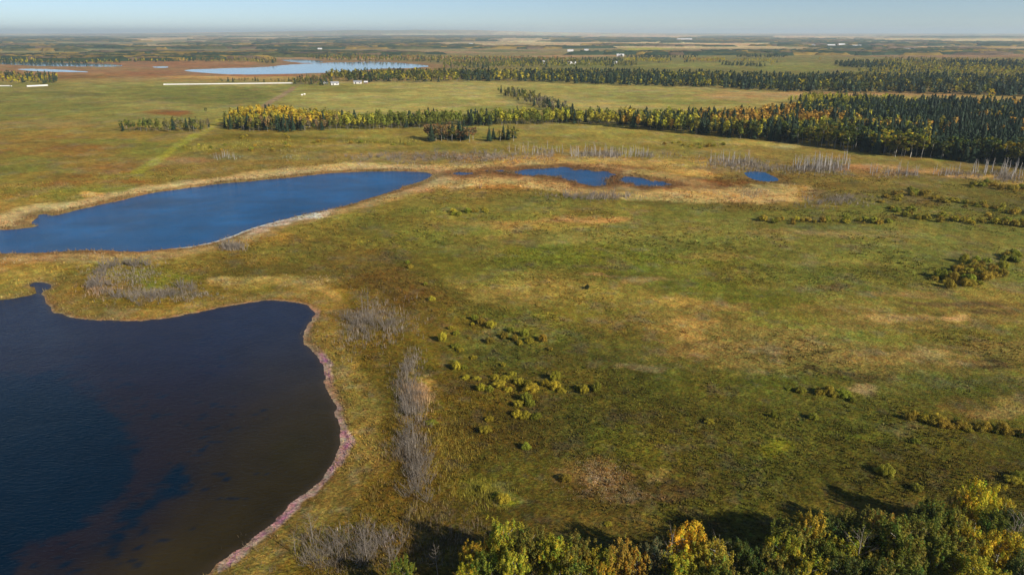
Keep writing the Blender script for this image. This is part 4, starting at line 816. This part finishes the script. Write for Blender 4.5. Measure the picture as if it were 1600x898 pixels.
# ------------------------------------------------------------------ groves dotted over the far plain, out to the skyline
def far_groves():
    r = np.random.default_rng(23); Vs, Fs, Cs = [], [], []; base = 0; nx, ny = 9, 4
    n = 0
    while n < 4400:
        D = 2100 * (14000 / 2100) ** (r.random() ** 1.0); az = R(r.uniform(-41, 41)); x = D * math.sin(az); y = D * math.cos(az)
        dn = vn(np.array([x / 900]), np.array([y / 500]), 151)[0] + .35 * vn(np.array([x / 260]), np.array([y / 200]), 152)[0]
        if dn < -.12 + .25 * r.random(): continue
        px, py = proj(x, y)
        if any(abs(px - q[0]) < q[2] and abs(py - q[1]) < q[3] + .8 for q in CLEAR): continue
        if min(lake_sd('far', np.array([x]), np.array([y]))[0], lake_sd('west', np.array([x]), np.array([y]))[0]) < 60: continue
        L = r.uniform(35, 150) * (1 + D / 7000); Dp = r.uniform(14, 36); h = r.uniform(6, 10.5); z0 = float(ground_height(np.array([x]), np.array([y]), np.array([1e4]))[0]) - .5
        u, v = np.meshgrid(np.linspace(-1, 1, nx), np.linspace(-1, 1, ny)); u = u.ravel(); v = v.ravel(); ed = ((np.abs(u) > .99) | (np.abs(v) > .99))
        hh = np.where(ed, 0, h * (.75 + .5 * r.random(len(u)))); jx = r.normal(0, .05, len(u)); a = R(17) if r.random() < .5 else r.uniform(-.3, .3)
        lx = (u * (1 - .25 * v * v) + jx) * L / 2; ly = (v * (1 - .4 * u * u) + r.normal(0, .08, len(u))) * Dp / 2
        V = np.stack([x + lx * math.cos(a) - ly * math.sin(a), y + lx * math.sin(a) + ly * math.cos(a), z0 + hh], 1)
        i, j = np.meshgrid(np.arange(ny - 1), np.arange(nx - 1), indexing='ij'); q = (i * nx + j).ravel(); Fq = np.stack([q, q + 1, q + nx + 1, q + nx], 1) + base
        t = r.random(); c0 = np.array(SP) * 1.3 if t < .42 else np.array((.10, .105, .035)) if t < .68 else np.array((.28, .19, .04)) if t < .85 else np.array((.17, .12, .07))
        Cs.append(np.clip(c0 * (.7 + .6 * r.random((len(u), 1))), 0, 1)); Vs.append(V); Fs.append(Fq); base += len(u); n += 1
    o = link('distant_woodland', mesh_np('distant_woodland', np.concatenate(Vs), np.concatenate(Fs), M_LEAFJ, np.concatenate(Cs))); tag(o, 'far groves and shelter belts dotted over the plain to the skyline', kind='stuff')
CLEAR = [(1130,70,90,1.6),(860,54.6,120,.8),(1000,57,100,1.2),(1290,58.5,90,1.4),(1420,62,60,1.6),(1545,63,70,2),(1480,74,70,1.2),(900,88,110,1),(560,92,180,1.2),(1010,77,40,2),(920,102.5,60,3),(1250,105,62,5),(1090,102,90,2.5),(700,82,160,1),(1060,80,70,1.5)]
far_groves()

# ------------------------------------------------------------------ farm buildings
M_WHITE = plain_material('white_siding', (.78, .77, .74), .08, 2); M_ROOFG = plain_material('grey_roofing', (.34, .35, .37), .15, 3, .5); M_ROOFW = plain_material('white_metal_roof', (.8, .8, .8), .06, 2, .4)
M_RED = plain_material('brown_siding', (.28, .17, .12), .15, 2); M_PANE = plain_material('window_pane', (.04, .05, .06), .1, 2, .1, .5); M_WRAP = plain_material('white_wrap', (.82, .81, .77), .08, .3, .5)
def building(px, py, L, Wd, h, roof, wallm, roofm, rz, name, label, cat='building'):
    x, y = at(px, py); z = float(ground_height(np.array([float(x)]), np.array([float(y)]), np.array([1e4]))[0]); e = bpy.data.objects.new(name, None); col.objects.link(e); e.location = (float(x), float(y), z - .3); e.rotation_euler = (0, 0, R(rz)); tag(e, label, cat)
    L, Wd, h, roof = L * .66, Wd * .7, h * .8, roof * .8
    a, b = L / 2, Wd / 2; hh = h + .3
    V = [(-a,-b,0),(a,-b,0),(a,b,0),(-a,b,0),(-a,-b,hh),(a,-b,hh),(a,b,hh),(-a,b,hh),(-a,0,hh+roof),(a,0,hh+roof)]
    link('wall', pmesh('wall', V, [(0,1,5,4),(2,3,7,6),(1,2,6,9,5),(3,0,4,8,7)], wallm, False), e)
    o = .5; t = .18; rr = roof * (1 + o / b); V = []
    for s in (-1, 1):
        for (xx, dz) in ((-a - o, 0), (a + o, 0)): V += [(xx, s * (b + o), hh - (rr - roof) + .03), (xx, 0, hh + roof + .03), (xx, s * (b + o), hh - (rr - roof) + .03 + t), (xx, 0, hh + roof + .03 + t)]
    Fc = []
    for s in (0, 8): q = s; Fc += [(q, q+1, q+5, q+4), (q+2, q+6, q+7, q+3), (q, q+4, q+6, q+2), (q, q+2, q+3, q+1), (q+4, q+5, q+7, q+6)]
    link('roof', pmesh('roof', V, Fc, roofm, False), e)
    k = max(2, int(L / 5))
    for i in range(k):
        xx = -a + (i + .5) * L / k; wv, z0, z1 = (.7, 1.2, 2.4)
        link('window' if i else 'door', pmesh('opening', [(xx-wv,-b-.03,z0 if i else .3),(xx+wv,-b-.03,z0 if i else .3),(xx+wv,-b-.03,z1),(xx-wv,-b-.03,z1)], [(0,1,2,3)], M_PANE, False), e)
BL = [
 (509,131,9,7,2.8,1.8,M_WHITE,M_ROOFG,20,'house','small white shed left of the farmhouse beside the grey bushes'),
 (523,133,16,9,3.2,2.4,M_WHITE,M_ROOFG,24,'farmhouse','white farmhouse with grey roof nearest the gravel track'),
 (559,131,17,8,3.0,2.0,M_WHITE,M_ROOFG,8,'farm_shed','long white and grey shed right of the farmhouse at the wood edge'),
 (572,131,7,6,2.6,1.6,M_RED,M_ROOFW,0,'farm_shed','tiny brown shed with pale roof right of the long shed'),
 (500,78,26,14,5,3,M_WHITE,M_ROOFW,10,'barn','white barn beyond the far lake among dark trees'),
 (851,100,13,10,5.5,3,M_WHITE,M_ROOFW,15,'house','white gabled house at the left of the green field'),
 (893,100.5,30,10,4,2.4,M_WHITE,M_ROOFW,5,'barn','long white barn in front of the dark shelter belt'),
 (922,100.5,8,8,4,2,M_WHITE,M_ROOFG,0,'farm_shed','small pale shed right of the long white barn'),
 (961,100,12,9,4.5,2.4,M_WHITE,M_ROOFW,12,'house','white house tucked in dark trees at the right of the small green field'),
 (969,88.5,34,12,6,3,M_WHITE,M_ROOFW,4,'barn','bright white barn above the yellow tree row'),
 (891,81,34,14,6,3,M_WHITE,M_ROOFW,4,'barn','white barn at the left in the distant dark shelter belt'),
 (916,79.5,26,12,6,3,M_WHITE,M_ROOFG,4,'barn','pale barn at the right in the distant dark shelter belt'),
 (736,70.5,30,16,7,4,M_WHITE,M_ROOFW,4,'barn','tiny white barn in the far centre plain'),
 (1298,73.5,60,24,9,5,M_WHITE,M_ROOFW,6,'barn','leftmost of the three far white barns on the right plain'),
 (1314,73.5,48,26,12,7,M_WHITE,M_ROOFW,6,'barn','tallest middle one of the three far white barns'),
 (1338,74.5,70,24,9,5,M_WHITE,M_ROOFW,6,'barn','rightmost longest of the three far white barns'),
 (1270,73,30,20,8,4,M_WHITE,M_ROOFG,6,'barn','faint small barn left of the three far white barns'),
 (1420,79.5,70,24,8,4,M_WHITE,M_ROOFG,3,'barn','wide grey-roofed barn farther right below the far white barns'),
 (1069,63.5,200,60,14,7,M_WHITE,M_ROOFW,3,'barn','very long pale building on the far tan fields'),
 (455,75,24,12,5,3,M_WHITE,M_ROOFW,3,'barn','small cream barn left of the white barn beyond the far lake'),
]
for b in BL: building(*b[:10], b[10])
def bale_row(px0, py0, px1, py1, h, label):
    x0, y0 = at(px0, py0); x1, y1 = at(px1, py1); L = math.hypot(x1 - x0, y1 - y0); n = int(L / 2.2); V, Fc = [], []; k = 8
    for i in range(n + 1):
        for q in range(k):
            t = 2 * math.pi * q / k; rr = h / 2 * (1.0 if i % 2 else .95) ; V.append((i / n * L, math.cos(t) * rr * 1.6, h / 2 + math.sin(t) * rr))
    for i in range(n):
        for q in range(k): Fc.append((i*k+q, i*k+(q+1) % k, (i+1)*k+(q+1) % k, (i+1)*k+q))
    Fc += [tuple(range(k)), tuple(n * k + q for q in range(k))[::-1]]
    o = link('bale_row', pmesh('bale_row', V, Fc, M_WRAP)); o.location = (float(x0), float(y0), 0); o.rotation_euler = (0, 0, math.atan2(y1 - y0, x1 - x0)); tag(o, label, 'bale row')
bale_row(256, 133.5, 457, 131.2, 2.0, 'long thin bright white strip of wrapped bales along the north edge of the left field')
bale_row(-10, 135.5, 18, 135.5, 1.7, 'short white strip of wrapped bales cut by the left edge')
bale_row(42, 136.5, 75, 135, 2.4, 'white wrapped bale strip in the dark trees at the far left')
for i, (px, py) in enumerate([(472,149.5),(476,148.5)]):
    V, Fc = [], []; tube_path(V, Fc, [(-.9, 0, 0), (0, 0, 0), (.9, 0, 0)], [.85, .9, .85], 10); Fc += [tuple(range(10)), tuple(range(20, 30))]
    x, y = at(px, py); o = link('round_bale', pmesh('round_bale', V, Fc, M_WRAP)); o.location = (float(x), float(y), .85); tag(o, ['left one of two white wrapped bales beside the gravel track', 'right one of two white wrapped bales beside the gravel track'][i], 'hay bale', 'white bales beside the track')

# ------------------------------------------------------------------ grass tussocks of the near meadow: one uncountable mass
def tussocks():
    r = np.random.default_rng(31); xs, ys, hs = [], [], []
    for (d0, d1, dens, h) in ((58, 130, 4.2, .23), (130, 230, 1.6, .30), (230, 420, .5, .46)):
        n = int((d1 * d1 - d0 * d0) * R(90) / 2 * dens); D = np.sqrt(r.uniform(d0 * d0, d1 * d1, n)); a = R(45) * r.uniform(-1, 1, n); xs.append(D * np.sin(a)); ys.append(D * np.cos(a)); hs.append(h * (.6 + .8 * r.random(n)))
    x = np.concatenate(xs); y = np.concatenate(ys); h = np.concatenate(hs); px, py = proj(x, y)
    cl = fbm(x / 3.2, y / 3.2, 3, 161); k = (px > -40) & (px < 1640) & (py < 925) & (r.random(len(x)) < .62 + .7 * cl); x, y, h = x[k], y[k], h[k]
    sds = {q: lake_sd(q, x, y) for q in LAKES}; sd = np.min(np.stack(list(sds.values())), 0); k = sd > 1.0; x, y, h, sd = x[k], y[k], h[k], sd[k]; sds = {q: v[k] for q, v in sds.items()}
    C = ground_colour(x, y, sds, False); C *= 1.3 / (1 + 1.6 * C.mean(1, keepdims=True)); n = len(x); z = ground_height(x, y, sd) - .04; Vs, Cs = [], []
    tv = np.exp(r.normal(0, .2, n))
    smooth_patch = sstep(-.25, .2, fbm(x / 18, y / 18, 2, 171)); h = h * (.45 + .75 * smooth_patch)
    for b in range(4):
        a = 2 * np.pi * (b + r.random(n)) / 4; w_ = h * (.30 + .25 * r.random(n)); l = h * (.35 + .5 * r.random(n)); bx = x + np.cos(a) * .06; by = y + np.sin(a) * .06
        p0 = np.stack([bx - np.sin(a) * w_, by + np.cos(a) * w_, z], 1); p1 = np.stack([bx + np.sin(a) * w_, by - np.cos(a) * w_, z], 1); p2 = np.stack([bx + np.cos(a) * l, by + np.sin(a) * l, z + h * (.7 + .5 * r.random(n))], 1)
        Vs.append(np.stack([p0, p1, p2], 1)); Cs.append(C * tv[:, None] * (.75 + .5 * r.random(n))[:, None])
    V = np.concatenate(Vs).reshape(-1, 3); Cv = np.repeat(np.concatenate(Cs), 3, 0); COUNT['tussocks'] = n
    o = link('grass', mesh_np('grass', V, np.arange(len(V)).reshape(-1, 3), M_GRASS, Cv)); tag(o, 'coarse autumn grass tussocks covering the near meadow and lake margin', kind='stuff')
tussocks()

# ------------------------------------------------------------------ twigs, reeds and rank grass standing in patches
def stalks(zones, name, label, shore=None, seed=41):
    r = np.random.default_rng(seed); X, Y, Hh, Wd, Cc = [], [], [], [], []
    for (cx_, cy_, rx, ry, n, h, c) in zones:
        q = r.normal(0, .55, (2, n)); x, y = at(cx_ + q[0] * rx, cy_ + q[1] * ry); k = r.random(n) < np.clip(.5 + 1.9 * fbm(x / (3 + np.hypot(x, y) / 60), y / (3 + np.hypot(x, y) / 60), 3, 191), 0, 1); x, y = x[k], y[k]; n = len(x)
        X.append(x); Y.append(y); Hh.append(h * (.5 + .8 * r.random(n))); Cc.append(np.tile(c, (n, 1)) * np.exp(r.normal(0, .3, (n, 1)))); Wd.append(np.full(n, h * .014 + .00016 * np.hypot(x, y).mean()))
    if shore:
        for (key, n, lo, hi, h, c) in shore:
            for P in LW[key]:
                L = np.hypot(*(np.roll(P, -1, 0) - P).T); m = int(n * L.sum() / sum(np.hypot(*(np.roll(Q, -1, 0) - Q).T).sum() for Q in LW[key]))
                k = r.choice(len(P), m, p=L / L.sum()); f = r.random(m); p = P[k] * (1 - f)[:, None] + np.roll(P, -1, 0)[k] * f[:, None] + r.normal(0, hi, (m, 2))
                sd = lake_sd(key, p[:, 0], p[:, 1]); px, py = proj(p[:, 0], p[:, 1]); kk = (sd > lo) & (sd < hi) & (px > -30) & (px < 1630) & (r.random(m) < .5 + .9 * fbm(p[:, 0] / 9, p[:, 1] / 9, 3, 181)); p = p[kk]; q = len(p)
                X.append(p[:, 0]); Y.append(p[:, 1]); Hh.append(h * (.5 + .8 * r.random(q))); Cc.append(np.tile(c, (q, 1)) * np.exp(r.normal(0, .3, (q, 1)))); Wd.append(.03 + .0002 * np.hypot(p[:, 0], p[:, 1]))
    x, y, h, w_, C = map(np.concatenate, (X, Y, Hh, Wd, Cc)); n = len(x); sd = np.min(np.stack([lake_sd(q, x, y) for q in LAKES]), 0); z = ground_height(x, y, sd) - .05; Vs, Cs = [], []
    for b in range(3):
        a = r.uniform(0, 6.283, n); l = h * .35 * r.random(n); ox = np.cos(a) * .25 * b; oy = np.sin(a) * .25 * b; t = r.uniform(0, 6.283, n)
        p0 = np.stack([x + ox - np.cos(t) * w_, y + oy - np.sin(t) * w_, z], 1); p1 = np.stack([x + ox + np.cos(t) * w_, y + oy + np.sin(t) * w_, z], 1); p2 = np.stack([x + ox + np.cos(a) * l, y + oy + np.sin(a) * l, z + h * (.6 + .5 * r.random(n))], 1)
        Vs.append(np.stack([p0, p1, p2], 1)); Cs.append(C * (.75 + .5 * r.random((n, 1))))
    V = np.concatenate(Vs).reshape(-1, 3); o = link(name, mesh_np(name, V, np.arange(len(V)).reshape(-1, 3), M_GRASS, np.repeat(np.concatenate(Cs), 3, 0))); tag(o, label, kind='stuff')
TW, TB = (.29,.25,.20), (.22,.17,.11); ST, RD, GO = (.42,.34,.20), (.22,.15,.07), (.42,.33,.06)
stalks([(195,432,60,20,700,1.2,TW),(240,462,80,10,900,1.3,TW),(150,450,30,20,400,1.3,(.36,.24,.14)),(590,510,50,34,1100,1.5,TW),(560,500,60,50,700,1.0,TB),(640,610,22,50,700,1.6,TW),(642,700,28,90,1500,1.3,TB),(645,660,18,100,600,1.9,TW),(655,612,22,20,1600,1.3,(.60,.40,.20)),
 (520,862,100,34,2000,1.2,TB),(560,850,40,18,600,1.5,(.40,.34,.32)),(545,852,20,10,400,1.1,GO),(490,868,24,10,500,1.1,GO),(720,246,190,8,1500,1.6,TW),(950,243,80,5,1100,2.2,TW),(1150,256,50,9,700,2,TW),(1285,262,60,9,1200,2.2,TW),(1440,272,90,6,700,1.8,TW),(330,232,55,5,1100,1.3,(.38,.32,.06)),(480,224,120,4,1500,1.3,(.34,.29,.06)),(630,221,70,3,800,1.2,(.36,.30,.06)),(1085,228,60,3,700,1.3,(.36,.32,.06)),(440,236,100,4,900,1.1,(.30,.24,.07)),(420,246,80,4,700,1.2,(.26,.27,.16)),(620,256,90,4,700,1.2,TW),(1190,262,50,8,600,1.8,TW),(1560,276,50,9,700,2.2,TW),(930,308,66,5,700,1.8,TW),(1300,316,56,8,700,1.6,TW),(366,388,18,5,200,2,TW),(840,240,60,8,500,1.8,TW),
 (700,700,60,60,900,.8,GO),(640,790,60,40,900,.9,(.34,.26,.07)),(620,740,40,60,700,.8,(.34,.22,.08)),(760,770,40,24,600,.9,(.34,.30,.05)),(700,840,60,40,700,1.1,TB),(930,745,60,26,1500,.28,(.72,.60,.42)),(1000,775,50,10,400,.25,(.66,.54,.38)),(470,440,60,10,700,.5,(.56,.42,.22)),(1370,560,80,10,500,.3,(.5,.38,.24)),(1420,498,70,5,500,.3,(.56,.42,.28))],
 'undergrowth', 'grey and brown twigs and rank stems in thickets round the marsh and lakes')
stalks([(1180,303,70,10,1600,.9,ST)], 'reeds', 'straw and rust coloured reeds along the waterlines', [('near', 5200, .4, 3, .7, (.32,.24,.08)), ('mid', 7000, -.4, 6, 1.0, RD), ('mid', 6000, 5, 14, .8, ST), ('marsh', 3600, -1.2, 5, 1.0, RD)], 43)

# ------------------------------------------------------------------ the air
def haze():
    m = bpy.data.materials.new('haze_air'); m.use_nodes = True; t = m.node_tree; t.nodes.clear(); o = N(t, 'ShaderNodeOutputMaterial'); v = N(t, 'ShaderNodeVolumePrincipled')
    v.inputs['Color'].default_value = (.67, .85, 1.0, 1); v.inputs['Density'].default_value = HAZE; v.inputs['Anisotropy'].default_value = .1; t.links.new(v.outputs[0], o.inputs['Volume'])
    s, z0, z1 = 95000, -4, 190
    V = [(-s,-s,z0),(s,-s,z0),(s,s,z0),(-s,s,z0),(-s,-s,z1),(s,-s,z1),(s,s,z1),(-s,s,z1)]
    ob = link('haze', pmesh('haze', V, [(0,3,2,1),(4,5,6,7),(0,1,5,4),(1,2,6,5),(2,3,7,6),(3,0,4,7)], m, False)); tag(ob, 'thin blue autumn haze over the plain', kind='stuff')
HAZE = 7e-5
haze()
print('COUNT', COUNT, 'tris', sum(len(o.data.polygons) for o in scn.objects if o.type == 'MESH'))
